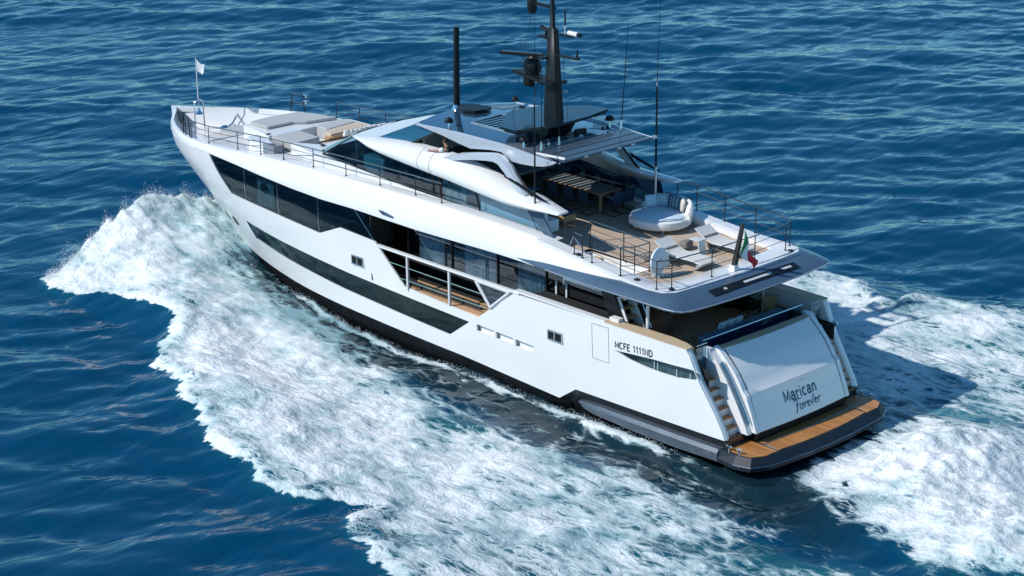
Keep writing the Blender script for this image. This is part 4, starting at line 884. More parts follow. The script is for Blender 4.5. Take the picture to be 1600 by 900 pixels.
mb = MB(); mb.add([(22.75, 2.1, 6.20), (20.45, 2.2, 7.30), (20.7, 0, 7.34), (23.1, 0, 6.22), (20.45, -2.2, 7.30), (22.75, -2.1, 6.20)], [(0, 1, 2, 3), (3, 2, 4, 5)]); part(mb, 'forward_windscreen', GLAZE)
# inside: wheelhouse console, pale lounge sofa and bulkheads
mb = MB(); mb.box((16.35, 0, 6.2), (.1, 5.0, 2.0)); mb.box((18.8, .0, 5.75), (6.5, 4.9, .05)); part(mb, 'wheelhouse_bulkhead', INNER)
mb = MB(); mb.box((19.3, 0, 6.15), (1.3, 4.9, .75), bev=.1); part(mb, 'helm_console', mat('teal_console', (.05, .16, .20), .5, var=.2), angle=30)
mb = MB(); mb.box((11.3, 2.15, 5.75), (3.4, .75, .45), bev=.08); mb.box((11.3, 2.42, 6.1), (3.4, .2, .5), bev=.08); part(mb, 'lounge_sofa', FABB, angle=30)
mb = MB(); mb.box((14.55, 1.75, 5.95), (1.3, 1.3, 1.3)); part(mb, 'bar_cabinet', INLIGHT)
# forward roof of the house, wheelhouse windscreen and its side lights
mb = MB(); br_ = [(20.1, 2.75, 7.30), (20.25, 2.2, 7.33), (20.35, 1.2, 7.36), (20.4, 0, 7.38)]; br_ += [(x, -y, z) for x, y, z in reversed(br_[:-1])]
rr_ = [(18.6, 2.75, 7.46), (18.75, 2.45, 7.44), (19.15, 1.3, 7.45), (19.3, 0, 7.46)]; rr_ += [(x, -y, z) for x, y, z in reversed(rr_[:-1])]
mb.loft([[a, b, (b[0]-.02, b[1], b[2]-.2), (a[0]-.35, a[1]*.98, a[2]-.14)] for a, b in zip(br_, rr_)], closed=True); part(mb, 'house_brow', WHITE, angle=30)
tp = [(16.55, 2.44, 8.36), (16.75, 1.6, 8.41), (16.9, .8, 8.44), (16.95, 0, 8.45)]; tp += [(x, -y, z) for x, y, z in reversed(tp[:-1])]
bs = [(18.75, 2.52, 7.47), (19.05, 1.5, 7.47), (19.2, .7, 7.48), (19.28, 0, 7.48)]; bs += [(x, -y, z) for x, y, z in reversed(bs[:-1])]
mb = MB(); mb.loft([[a, b] for a, b in zip(bs, tp)], closed=False); part(mb, 'wheelhouse_windscreen', GLAZE, smooth=True)
for s in (1, -1):
    mb = MB(); mb.add([(18.75, s*2.53, 7.46), (16.55, s*2.46, 8.36), (15.6, s*2.46, 8.18), (16.95, s*2.53, 7.50)], [(0, 1, 2, 3)]); part(mb, 'wheelhouse_side_light', GLAZE)
    mb = MB(); mb.tube([(16.95, s*2.53, 7.5), (15.55, s*2.46, 8.17)], .04, 6); part(mb, 'wheelhouse_pillar', BLACK)
mb = MB(); mb.box((16.35, 0, 7.6), (.08, 4.7, 1.5)); mb.box((15.5, 0, 6.24), (2.6, 4.9, .08)); mb.box((16.9, 0, 7.25), (.8, 4.4, .3), bev=.05); part(mb, 'wheelhouse_lining', mat('grey_lining', (.22, .22, .23), .7), angle=30)
# ------------------------------------------------------------------ hardtop
def rz_(x, y): return 8.47-.018*y*y-.10*np.clip((12-x)/3, 0, 1)
mb = MB(); rp = [(16.95, 0), (16.9, .9), (16.75, 1.7), (16.45, 2.42), (12.0, 2.50), (9.6, 2.40), (9.15, 2.36), (10.35, 2.1), (10.4, 0)]; rp += [(x, -y) for x, y in reversed(rp[1:-1])]
sunh = [(14.85, 1.15), (12.5, 1.15), (12.5, -.35), (14.95, -.35)]
v2, tr, lp = patch2d(rp, [sunh], .45)
mb.add([(x, y, float(rz_(x, y))) for x, y in v2], tr); n_ = len(lp[0])
L = lp[0]; mb.add([(x, y, float(rz_(x, y))) for x, y in L]+[(x, y, float(rz_(x, y))-.09) for x, y in L], [(i, (i+1) % n_, n_+(i+1) % n_, n_+i) for i in range(n_)])
mb.add([(x, y, float(rz_(x, y))-.09) for x, y in v2], [tuple(reversed(f)) for f in tr])
roof = part(mb, 'hardtop', ROOFB, angle=30)
mb = MB()                                                             # sunroof panel recessed behind a pale lip
for a, b in (((14.9, 1.2), (12.5, 1.2)), ((14.9, 1.2), (15.0, -.4)), ((14.95, -.4), (12.5, -.4))): mb.tube([(a[0], a[1], float(rz_(*a))+.02), (b[0], b[1], float(rz_(*b))+.02)], .03, 4)
part(mb, 'sunroof_lip', CHROME_W, roof)
mb = MB()
for k in range(9): mb.box((12.62+k*.27, .4, float(rz_(13, .4))-.03), (.13, 1.48, .03))
mb.box((13.7, 1.13, 8.41), (2.4, .04, .05)); mb.box((13.7, -.33, 8.41), (2.4, .04, .05)); part(mb, 'sunroof_louvre', ROOFB, roof)
mb = MB(); mb.prism([(16.6, -1.0), (15.6, -1.0), (15.5, -2.2), (16.3, -2.2)], lambda x, y: float(rz_(x, y))+.004, lambda x, y: float(rz_(x, y))+.02); part(mb, 'roof_panel', ROOFL, roof)
mb = MB(); mb.prism([(12.1, 2.42), (9.3, 2.38), (10.3, 2.12), (10.35, -2.12), (9.3, -2.38), (12.1, -2.42), (11.3, -1.6), (11.0, 0), (11.3, 1.6)], lambda x, y: float(rz_(x, y))+.004, lambda x, y: float(rz_(x, y))+.014); part(mb, 'roof_panel', ROOFL, roof)
# side fascia, the long silver blade that ends in a point aft
for s in (1, -1):
    top = pchip([9.0, 9.6, 12.1, 14, 16.5], [8.27, 8.29, 8.44, 8.44, 8.36]); bot = pchip([9.0, 9.55, 10.8, 11.25, 11.55, 11.8, 12.6, 13.2, 13.6, 14.6, 15.6, 16.5], [8.25, 8.05, 7.90, 7.90, 8.05, 8.16, 8.10, 8.00, 7.96, 8.14, 8.26, 8.34])
    mb = MB(); mb.loft([[(x, s*(2.47-.0*x), float(top(x))+.012), (x, s*(2.62), float(top(x))-.02), (x, s*(2.60-.15*(float(top(x))-float(bot(x)))), float(bot(x))), (x, s*2.30, float(bot(x))+.02), (x, s*2.30, float(top(x))-.1)] for x in (9.02, 9.3, 9.6, 10.2, 10.8, 11.25, 11.5, 11.8, 12.4, 13, 13.5, 14.2, 15, 15.8, 16.48)])
    part(mb, 'roof_fascia', SILVER, angle=40)
    # boomerang strut
    mb = MB(); top_ = [(14.63, 7.50), (13.8, 7.78), (13.0, 7.94), (12.2, 8.08), (11.85, 8.12), (11.5, 8.08), (11.1, 7.80), (10.16, 6.95)]; bot_ = [(14.1, 7.44), (13.6, 7.56), (12.9, 7.70), (12.2, 7.80), (11.85, 7.83), (11.6, 7.78), (11.3, 7.56), (10.62, 6.98)]
    secs = [[(a[0], s*2.80, a[1]), (a[0]+.03, s*2.90, a[1]-.03), (b[0], s*2.90, b[1]+.02), (b[0], s*2.74, b[1]), (b[0], s*2.62, b[1]+.02), (a[0], s*2.62, a[1])] for a, b in zip(top_, bot_)]
    mb.loft(secs); part(mb, 'hardtop_strut', SILVER, angle=30)
    mb = MB(); mb.tube([(11.3, s*2.66, 7.9), (10.0, s*2.72, 6.9)], .05, 5); part(mb, 'glass_edge', BLACKR)
    mb = MB(); mb.add([(11.25, s*2.6, 7.88), (9.4, s*2.55, 8.02), (9.95, s*2.72, 6.9)], [(0, 1, 2)])
    mb = MB(); mb.side([(11.3, 7.42), (10.9, 7.42), (9.05, 6.92), (9.6, 6.98)], s*2.86, s*2.92); part(mb, 'wing_strut', BLACK)
    if s < 0:
        mb = MB(); mb.add([(8.9, -3.04, 5.6), (9.2, -3.02, 6.6), (15.2, -2.9, 6.9), (16.2, -3.04, 6.0)], [(0, 1, 2, 3)]); part(mb, 'side_screen', SCREENG)
        mb = MB(); mb.loft([[(x, -3.0, ZD(x)-.05), (x, -3.0, z), (x, -3.3, z), (x, -3.3, ZD(x)-.05)] for x, z in ((7.7, 5.55), (8.6, 5.80), (9.5, 5.98), (11, 6.06), (14, 6.10), (16.2, 6.12))]); part(mb, 'side_bulwark', WHITE)
# open after canopy of grey louvres
mb = MB(); cp = [(10.25, 2.2, 8.40), (8.86, 2.28, 8.33), (8.92, -2.28, 8.33), (10.35, -2.30, 8.40)]
mb.add([(x, y, z) for x, y, z in cp]+[(x, y, z-.07) for x, y, z in cp], [(0, 1, 2, 3), (7, 6, 5, 4), (0, 4, 5, 1), (1, 5, 6, 2), (2, 6, 7, 3), (3, 7, 4, 0)]); can = part(mb, 'after_canopy', mat('canopy_grey', (.055, .085, .115), .25, var=.1, coat=.3))
mb = MB(); mb.box((9.55, 2.26, 8.375), (1.45, .04, .08), ry=R(2.9)); part(mb, 'canopy_side_rail', WHITE, can)
mb = MB(); mb.tube([(9.7, 2.2, 8.375), (9.75, -2.25, 8.375)], .012, 4); mb.tube([(9.2, 2.2, 8.352), (9.25, -2.25, 8.352)], .012, 4); part(mb, 'canopy_seam', BLACKR, can)
for y in (1.2, .3, -.5, -1.2):
    mb = MB(); mb.box((8.88, y, 8.285), (.10, .16, .05)); part(mb, 'bracket', CHROME_W, can)
# ------------------------------------------------------------------ mast, antennas and roof fittings
mast = thing('mast', None, None); mast.parent = yacht; mast.location = YOFF
mb = MB(); mp_ = [(12.1, 2.32), (13.45, .75), (13.6, 0), (13.45, -.75), (12.1, -2.32), (11.25, -2.34), (10.95, -1), (10.9, 0), (10.95, 1), (11.25, 2.34)]
mb.prism(mp_, lambda x, y: 8.90-.0*abs(y), lambda x, y: 9.0); part(mb, 'mast_wing', mat('gloss_black_wing', (.006, .013, .020), .16, coat=.2, var=.3), mast)
mb = MB(); mb.prism([(11.95, 2.25), (11.3, 2.27), (11.0, 0), (11.3, -2.27), (11.95, -2.25), (12.4, 0)], 8.83, 8.899); part(mb, 'wing_edge', BLACK, mast)
mb = MB(); mb.loft([[(x+dx, y, z) for x, y in ((12.9, .0), (12.5, .55), (11.2, .65), (10.8, 0), (11.2, -.65), (12.5, -.55))] for z, dx in ((8.4, .3), (8.85, 0))]); part(mb, 'mast_pedestal', BLACK, mast)
mb = MB(); secs = []
for z, hx, hy_, xo in ((8.95, .44, .20, 11.72), (10.2, .36, .17, 11.74), (12.25, .22, .12, 11.76), (12.3, .10, .08, 11.78), (13.75, .07, .06, 11.80)):
    secs.append([(xo+hx, hy_*.5, z), (xo+hx*.5, hy_, z), (xo-hx*.7, hy_, z), (xo-hx, hy_*.4, z), (xo-hx, -hy_*.4, z), (xo-hx*.7, -hy_, z), (xo+hx*.5, -hy_, z), (xo+hx, -hy_*.5, z)])
mb.loft(secs); part(mb, 'mast_column', BLACK, mast, angle=40)
def fore_aft(mb, k):
    """turn arms drawn athwartships so that they run fore and aft from the mast"""
    mb.v = [(11.75+y*k, -(x-11.75), z) for x, y, z in mb.v]
mb = MB(); mb.box((11.7, 0, 10.32), (.85, .50, .10), bev=.02); mb.prism([(12.5, 1.75), (12.2, 1.85), (11.55, .1), (11.7, -.15), (12.3, .1)], 10.18, 10.30); fore_aft(mb, 1.45); part(mb, 'radar_shelf', BLACK, mast)
mb = MB(); mb.lathe([(.02, 10.3), (.22, 10.3), (.28, 10.5), (.26, 10.8), (.13, 10.95), (.10, 11.06), (.02, 11.07)], (12.2, 1.12, 0), 16); mb.lathe([(.02, 9.78), (.16, 9.80), (.19, 9.95), (.17, 10.18), (.02, 10.19)], (12.25, 1.28, 0), 14); fore_aft(mb, 1.42); part(mb, 'radar_pedestal', BLACK, mast, smooth=True)
mb = MB(); mb.cur = 0; mb.box((13.35, .05, 11.12), (1.75, .20, .12), rz=R(24), bev=.04); mb.cur = 1; mb.box((13.35, .05, 11.185), (1.55, .05, .02), rz=R(24)); part(mb, 'radar_scanner', [BLACK, STEEL], mast)
mb = MB(); mb.box((11.72, -.62, 11.35), (.20, 1.15, .07), bev=.02); mb.tube([(11.72, -1.12, 11.38), (11.72, -1.12, 11.68)], [.05, .02], 6); mb.box((11.7, .25, 11.2), (.7, .30, .06)); fore_aft(mb, 1.12); part(mb, 'spreader', BLACK, mast)
mb = MB(); mb.prism([(12.15, .75), (11.8, .1), (11.6, .1), (11.75, .75)], 11.86, 11.92); mb.tube([(11.95, .5, 11.9), (11.95, .5, 12.12)], .05, 8); mb.tube([(12.0, .78, 12.16), (11.9, .30, 12.10)], [.09, .07], 8); fore_aft(mb, 1.12); part(mb, 'horn', BLACK, mast, angle=40)
mb = MB(); mb.box((11.75, -.48, 12.10), (.12, .85, .06)); fore_aft(mb, 1.12); part(mb, 'camera_arm', BLACK, mast)
mb = MB(); mb.cur = 0; mb.tube([(11.75, -.72, 12.22), (11.62, -1.25, 12.24)], .085, 10); mb.cur = 1; mb.tube([(11.62, -1.25, 12.24), (11.59, -1.38, 12.25)], .075, 10); fore_aft(mb, 1.12); part(mb, 'camera', [WHITE, BLACK], mast)
mb = MB(); mb.cur = 0; mb.tube([(11.8, -.50, 12.12), (11.8, -.50, 12.45)], .018, 6); mb.cur = 1; mb.tube([(11.8, -.50, 12.45), (11.8, -.50, 12.98)], .03, 6); fore_aft(mb, 1.12); part(mb, 'mast_antenna', [WHITE, BLACK], mast)
mb = MB(); mb.box((11.85, .55, 13.02), (.10, 1.1, .09), rx=R(4)); mb.lathe([(.02, 12.62), (.12, 12.64), (.17, 12.8), (.18, 13.05), (.15, 13.2), (.02, 13.22)], (11.9, 1.12, 0), 14); fore_aft(mb, 1.12); part(mb, 'navigation_light', BLACK, mast, angle=40)
mb = MB(); mb.tube([(13.0, -.1, 12.7), (12.9, 1.1, 8.5)], .008, 4); mb.tube([(12.4, .05, 11.15), (12.0, .9, 8.5)], .010, 4); mb.tube([(11.3, -.05, 11.3), (11.2, -.2, 9.0)], .007, 4); part(mb, 'halyard', BLACK, mast)
mb = MB()
for z in (9.6, 9.95, 11.3): mb.tube([(11.38, -.1, z), (11.22, -.22, z), (11.34, -.28, z)], .012, 4)
mb.lathe([(.02, 0), (.07, 0), (.07, .04), (.02, .05)], (11.5, -.38, 9.92), 8); part(mb, 'mast_step', STEEL, mast)
# folded crane pole forward on the roof
mb = MB(); mb.tube([(17.05, .05, 8.42), (17.0, .04, 11.6)], [.13, .11], 10); mb.cur = 1; mb.lathe([(.12, 8.38), (.20, 8.40), (.14, 8.56), (.13, 8.6)], (17.05, .05, 0), 10); pl_ = part(mb, 'folding_pole', [BLACK, STEEL], angle=40)
mb = MB(); mb.prism([(16.95, .10), (16.2, .42), (15.75, .30), (15.6, -.2), (15.8, -.62), (16.5, -.55), (17.0, -.10)], 8.50, 8.60); part(mb, 'pole_foot', BLACK, pl_)
def dome(x, y, r, h, stem_h, mdome, name='dome_antenna'):
    z0 = float(rz_(x, y)); mb = MB(); mb.cur = 1; mb.lathe([(.055, z0), (.04, z0+.03), (.03, z0+stem_h)], (x, y, 0), 8); mb.cur = 0
    mb.lathe([(.02, z0+stem_h), (r, z0+stem_h+.01), (r, z0+stem_h+h*.4), (r*.75, z0+stem_h+h*.8), (.02, z0+stem_h+h)], (x, y, 0), 14); return part(mb, name, [mdome, STEEL], roof, smooth=True)
dome(15.2, 2.05, .17, .20, .16, BLACK); dome(15.9, -1.95, .15, .18, .2, BLACK); dome(15.3, -1.75, .15, .1, .03, BLACK); dome(11.15, 2.05, .16, .16, .22, BLACK); dome(10.95, -2.12, .17, .2, .3, BLACK)
for x, y in ((10.75, 1.55), (10.7, 1.25), (10.6, -1.65), (10.6, -1.4)): dome(x, y, .07, .13, .08, BLACK, 'small_antenna')
mb = MB(); z0 = float(rz_(10.7, -.4)); mb.tube([(10.75, -.15, z0+.17), (10.65, -.55, z0+.17)], .11, 10); mb.cur = 1; mb.lathe([(.1, z0), (.05, z0+.1)], (10.7, -.35, 0), 8); part(mb, 'searchlight', [BLACK, STEEL], roof, angle=40)
def whip(x, y, z, h, r=.017, lean=(0, 0), base=.3, split=None):
    mb = MB(); mb.cur = 0; mb.tube([(x, y, z), (x+lean[0]*.08, y+lean[1]*.08, z+base)], [.055, .022], 8); mb.cur = 1
    mb.tube([(x+lean[0]*.08, y+lean[1]*.08, z+base), (x+lean[0], y+lean[1], z+h)], [r, r*.45], 6); return part(mb, 'whip_antenna', [STEEL, BLACK], angle=40)
whip(10.35, 1.95, 8.38, 3.4, .018, (.05, -.1)); whip(10.4, 1.02, 8.40, 2.6, .016); whip(10.5, -2.25, 8.36, 3.9, .02, (.0, -.35), .35)
mb = MB(); mb.cur = 0; mb.tube([(9.55, 3.02, 6.62), (9.55, 3.02, 8.6)], .03, 6); mb.cur = 0; mb.tube([(9.55, 3.02, 8.6), (9.55, 3.02, 10.45)], [.028, .02], 6); mb.cur = 1; mb.tube([(9.55, 3.02, 10.45), (9.55, 3.02, 10.62)], .022, 6); mb.cur = 0; mb.tube([(9.55, 3.02, 10.62), (9.5, 3.02, 14.2)], [.014, .006], 5); part(mb, 'whip_antenna', [BLACK, STEEL])
mb = MB(); mb.cur = 1; mb.tube([(8.95, -2.5, 5.9), (8.95, -2.5, 7.2)], .045, 8); mb.cur = 0; mb.tube([(8.95, -2.5, 7.2), (8.95, -2.5, 10.2)], [.04, .034], 6); mb.tube([(8.95, -2.5, 10.35), (8.9, -2.62, 15.0)], [.016, .006], 5); mb.cur = 1; mb.tube([(8.95, -2.5, 10.2), (8.95, -2.5, 10.36)], .03, 6); mb.lathe([(.1, 8.3), (.1, 8.38)], (8.95, -2.42, 0), 8); part(mb, 'whip_antenna', [BLACK, CHROME_W])
# ------------------------------------------------------------------ foredeck
mb = MB(); yi = lambda x: max(0.05, shoulder(x, 6)[1]-(.34 if x < 24 else float(np.interp(x, [24, 29, 36], [.34, .16, .14]))))
xs3 = [29.9, 30.8, 31.6, 32.1, 32.6, 32.9, 33.6, 34.5, 35.3, 36.0, 36.5]
mb.loft([[(x, yi(x), float(ZS(x))-.01), (x, yi(x)-.02, float(ZS(x))-.3), (x, max(.02, yi(x)-.25), 4.42+.38*float(sstep(32.6, 31.6, x))), (x, 0, 4.42+.38*float(sstep(32.6, 31.6, x)))] for x in xs3], closed=False); mb.mirror(); part(mb, 'bow_well', WHITE, angle=40)
mb = MB(); mb.prism([(32.7, 1.2), (33.6, .9), (33.9, 0), (33.6, -.9), (32.7, -1.2)], 4.3, 4.45); part(mb, 'mooring_deck', LGREY)
mb = MB(); mb.prism([(30.1, .62), (32.2, .80), (32.5, 0), (32.2, -.80), (30.1, -.62)], 4.5, 5.0); part(mb, 'foredeck_hatch', PADGREY)
mb = MB(); mb.loft([[(x, yi(x)+.05, float(ZS(x))-.05), (x, 2.3, float(ZS(x))-.05), (x, 0, float(ZS(x))-.03)] for x in (22.2, 24, 26, 28, 29, 29.9)], closed=False); mb.mirror(); mb.side([(29.9, 4.3), (29.9, 5.36), (29.8, 5.36), (29.8, 4.3)], -2.9, 2.9); weld(part(mb, 'foredeck', LGREY))
mb = MB()   # raised white plinth for the sunbathing area
mb.prism([(29.4, 1.45), (29.55, 0), (29.4, -1.45), (27.6, -2.0), (26.9, -2.45), (24.4, -2.5), (24.4, -2.2), (26.7, -2.15), (27.0, -.4), (26.9, .45), (26.8, 2.0), (27.6, 1.7)], 5.3, 5.86)
mb.prism([(26.75, 2.3), (27.3, 2.2), (27.3, 2.75), (25.9, 2.95), (25.7, 2.6)], 5.3, 5.95); part(mb, 'sunpad_plinth', WHITE)
for P_, z0, z1, m_ in (([(29.25, 1.25), (29.4, 0), (29.25, -1.35), (27.25, -1.95), (27.55, -.5), (27.95, -.1), (27.95, 1.25)], 5.861, 6.0, PADGREY), ([(26.7, 1.95), (26.85, .45), (25.2, .55), (25.1, 2.0)], 5.5, 5.93, PADGREY), ([(26.75, -.45), (26.85, -1.95), (26.1, -2.05), (25.85, -.3)], 5.5, 5.99, PADGREY), ([(26.09, -2.06), (25.2, -2.2), (25.1, .05), (25.6, .0), (25.84, -.31)], 5.5, 5.97, PADTAN)):
    mb = MB(); mb.prism(P_, z0, z1); o = part(mb, 'sunpad', m_); o.modifiers.new('bevel', 'BEVEL').width = .05; o.modifiers['bevel'].segments = 3; o.data.polygons.foreach_set('use_smooth', [True]*len(o.data.polygons)); o.data.set_sharp_from_angle(angle=R(50))
mb = MB(); mb.box((26.0, 2.45, 5.62), (1.1, .5, .45), rz=R(-4)); part(mb, 'grey_locker', mat('mid_grey_panel', (.28, .28, .30), .6))
mb = MB(); mb.box((25.05, -1.1, 5.62), (.06, 2.3, .55), rz=R(2)); mb.box((25.15, .1, 5.6), (.3, .25, .5)); part(mb, 'lounge_table', TEAKW)
mb = MB()   # white house front with its seat back
mb.prism([(24.9, 2.3), (24.9, 2.0), (24.0, 1.5), (24.1, -2.5), (24.0, -2.6), (22.0, -2.76), (22.0, 2.70), (23.2, 2.62)], 5.35, lambda x, y: 6.02+.05*max(0, 23-x)); o = part(mb, 'house_front', WHITE); o.modifiers.new('bevel', 'BEVEL').width = .07; o.modifiers['bevel'].segments = 3
mb = MB(); mb.prism([(22.9, 2.2), (23.1, 0), (22.9, -2.2), (20.3, -2.4), (20.6, 0), (20.3, 2.4)], 6.05, lambda x, y: 6.1+(22.9-x)*.36); part(mb, 'windscreen_backing', INNER)
mb = MB(); mb.tube([(24.05, 1.45, 6.06), (23.95, -.9, 6.06), (24.15, -2.6, 6.06)], .035, 5); part(mb, 'seat_back_rail', RAIL)
for x, y, z in ((26.95, 1.9, 5.96), (27.0, -1.95, 5.87), (23.6, 1.62, 6.06), (4.35, 3.28, 5.30), (3.0, 3.05, 5.23), (2.95, -3.0, 5.23), (7.1, 3.3, 5.56)):
    mb = MB(); mb.lathe([(.02, 0), (.11, 0), (.10, .025), (.02, .03)], (x, y, z), 12); part(mb, 'deck_fitting', BLACKR)
mb = MB()
for k in range(4): mb.box((24.85-.02*k, -2.35-.0*k, 5.9+.0*k), (.1, .1, .1))
mb = MB(); mb.box((24.6, -2.3, 5.95), (.30, .42, .24), bev=.03); part(mb, 'locker_box', LGREY, angle=30)
# bow: bell arch with jack staff, windlass, chocks
arch = MB(); pts = [(34.95, .24, 4.42), (34.98, .24, 5.55)]+[(34.99, .24*math.cos(a), 5.55+.26*math.sin(a)) for a in np.linspace(.3, math.pi-.3, 7)]+[(34.98, -.24, 5.55), (34.95, -.24, 4.42)]
arch.tube(pts, .035, 8); ar = part(arch, 'bell_arch', STEEL, smooth=True)
mb = MB(); mb.lathe([(.02, 5.42), (.08, 5.40), (.10, 5.30), (.14, 5.20), (.19, 5.14), (.17, 5.14), (.02, 5.2)], (34.98, 0, 0), 14); mb.tube([(34.98, 0, 5.42), (34.98, 0, 5.8)], .012, 5); part(mb, 'ship_bell', STEEL, ar, smooth=True)
mb = MB(); mb.tube([(34.99, 0, 5.8), (35.0, 0, 7.72)], [.028, .020], 8); part(mb, 'jack_staff', WHITE, ar)
mb = MB(); mb.lathe([(.18, 4.45), (.16, 4.6), (.22, 4.72), (.10, 4.8)], (33.5, -.35, 0), 12); mb.box((33.3, -.5, 4.55), (.8, .25, .2)); mb.tube([(33.7, -.55, 4.6), (33.7, -.9, 4.75), (34.7, -2.0, 5.0)], .045, 6); part(mb, 'windlass', STEEL, angle=40)
mb = MB(); mb.box((32.6, -1.7, 4.5), (.6, .3, .08)); mb.box((31.1, -2.2, 4.6), (.5, .25, .06)); part(mb, 'chain_chock', BLACKR)
for s in (1, -1):
    mb = MB(); mb.box((33.3, s*2.38, 5.08), (.9, .10, .16), rz=-s*R(32), bev=.03); part(mb, 'bow_fairlead', LGREY)
# ------------------------------------------------------------------ guard rails
def rail(posts, h, name='guard_rail', bars=(.36, .68), top=TOPRAIL, closed=False, rp=.018, tops=None):
    """posts: base points; bars: fractions of the height"""
    base = posts; tp_ = [(x, y, z+h) for x, y, z in base]
    mb = MB(); mb.tube(tp_, .022, 6); r_ = part(mb, name, top, angle=50)
    for p in base:
        mb = MB(); mb.tube([p, (p[0], p[1], p[2]+h)], rp, 6); mb.lathe([(.05, 0), (.05, .02), (.03, .025)], p, 8); part(mb, 'rail_post', RAIL, r_)
    for f in bars:
        mb = MB(); mb.tube([(x, y, z+h*f) for x, y, z in base], .011, 5); part(mb, 'rail_wire', RAIL, r_)
    return r_
zs = lambda x: float(ZS(x))+.01
ysd = lambda x: shoulder(x, 6)[1]-.12
for s in (1, -1):
    xs4 = [31.6, 30.9, 29.4, 27.4, 25.8, 24.2, 22.2, 20.1, 18.0, 15.9, 14.4] if s > 0 else [29.0, 27.2, 25.4, 23.4, 21.4, 19.4, 17.4, 15.4]
    rail([(x, s*ysd(x), zs(x)) for x in xs4], .74)
    mb = MB(); p = [(31.9, s*(ysd(31.9)+.02), zs(31.9)), (31.75, s*ysd(31.75), zs(31.75)+.85), (31.2, s*ysd(31.2), zs(31.2)+.85), (31.1, s*ysd(31.1), zs(31.1))]
    mb.tube(p, .028, 6); mb.tube([(31.8, s*ysd(31.8), zs(31.8)+.4), (31.15, s*ysd(31.15), zs(31.15)+.4)], .02, 6); gt_ = part(mb, 'boarding_gate', RAIL)
    if s < 0:
        for dz in (.82, .55):
            mb = MB(); mb.cur = 1; mb.tube([(31.15, s*ysd(31.1), zs(31)+dz), (30.9, s*ysd(31.1)+.02, zs(31)+dz)], .05, 8); mb.cur = 0; mb.lathe([(.02, 0), (.1, 0), (.11, .07), (.02, .09)], (30.8, s*ysd(31.1)+.02, zs(31)+dz), 12, 'x'); part(mb, 'deck_lamp', [STEEL, STEEL], gt_, smooth=True)
# after deck: port side, stern, starboard side
zb = lambda x: float(ZS(x))+.02
rail([(7.25, 3.35, zb(7.25)), (6.85, 3.36, zb(6.85))], .78, bars=(.5,))
rail([(6.35, 3.40, zb(6.35)), (4.95, 3.46, zb(4.95)), (3.35, 3.40, zb(3.35)), (3.12, 2.92, zb(3)), (2.98, 1.1, zb(3)), (2.98, -1.1, zb(3)), (3.12, -2.92, zb(3)), (3.35, -3.42, zb(3.35)), (4.95, -3.46, zb(4.95)), (6.4, -3.46, zb(6.4)), (7.75, -3.44, zb(7.75)), (8.5, -3.20, zb(8.5))], .96, name='stern_rail', bars=(.40, .72))
rail([(8.15, 1.68, ZD(8)), (6.4, 1.80, ZD(6.4)), (5.02, 1.97, ZD(5)), (5.02, 2.7, ZD(5)), (4.98, 3.42, zb(5)-.05)], 1.02, name='stair_rail', bars=(.36, .68))
mb = MB(); mb.tube([(8.1, 2.95, 5.2), (7.7, 2.95, 6.0), (5.6, 2.95, 4.3)], .022, 6); mb.tube([(7.0, 2.95, 5.0), (6.0, 2.95, 4.9)], .02, 6); part(mb, 'stair_handrail', STEEL)
mb = MB()
for k in range(6): mb.box((7.6-.35*k, 2.38, 5.0-.12*k), (.30, 1.2, .04))
part(mb, 'stair_tread', CAPTEAK)

# ------------------------------------------------------------------ loose things on the decks
def child(mb, name, m, parent, **kw): return mb.build(name, m, parent, **kw)
# dining table and its chairs
tx, ty = 12.35, -1.98
t = thing('dining_table', 'long dining table with painted sun stripes on top, teak frame and legs under the canopy', 'table', (tx, ty, ZD(tx)))
mb = MB(); mb.box((0, 0, .735), (3.2, 1.05, .03)); child(mb, 'tabletop', stripes('sun_striped_top', (.36, .41, .41), (.09, .11, .12), 5.2, 0, .68, .45), t)  # pale bands across the top are sunlight stripes painted into the colour
mb = MB(); mb.box((0, .53, .715), (3.3, .06, .07)); mb.box((0, -.53, .715), (3.3, .06, .07)); mb.box((1.62, 0, .715), (.06, 1.0, .07)); mb.box((-1.62, 0, .715), (.06, 1.0, .07)); child(mb, 'table_frame', TEAKW, t)
for sx in (1, -1):
    for sy in (1, -1): mb = MB(); mb.box((sx*1.60, sy*.52, .34), (.085, .085, .68)); child(mb, 'leg', TEAKW, t)
ch = thing('dining_chair', 'x', 'chair', (0, 0, 0), 0, 'dark cantilever chairs around the dining table')
mb = MB(); mb.box((0, 0, .45), (.50, .50, .06), bev=.02); child(mb, 'seat', NAVY, ch, angle=30)
mb = MB(); mb.box((-.25, 0, .70), (.04, .50, .42), ry=-R(8), bev=.02); child(mb, 'backrest', NAVY, ch, angle=30)
mb = MB()
for s in (1, -1): mb.tube([(-.28, s*.25, .92), (-.23, s*.25, .46), (.24, s*.25, .44), (.26, s*.25, .02), (-.26, s*.25, .02)], .016, 6)
mb.tube([(-.28, .25, .92), (-.28, -.25, .92)], .016, 6); mb.tube([(-.26, .25, .02), (-.26, -.25, .02)], .016, 6); child(mb, 'sled_frame', BLACKR, ch)
cnt = ['first', 'second', 'third', 'fourth']
places = [(tx+1.2-.8*k, ty+.78, -math.pi/2, 'dark sled chair, near side of the dining table, %s from the bow end' % cnt[k]) for k in range(4)]
places += [(tx+1.2-.8*k, ty-.66, math.pi/2, 'dark sled chair, bulwark side of the dining table, %s from the bow end' % cnt[k]) for k in range(4)]
places += [(tx-1.98, ty+.22, 0, 'dark sled chair at the stern end of the dining table, nearer the camera'), (tx-1.98, ty-.34, 0, 'dark sled chair at the stern end of the dining table, next to the bulwark'), (tx+1.95, ty, math.pi, 'dark sled chair at the bow end of the dining table')]
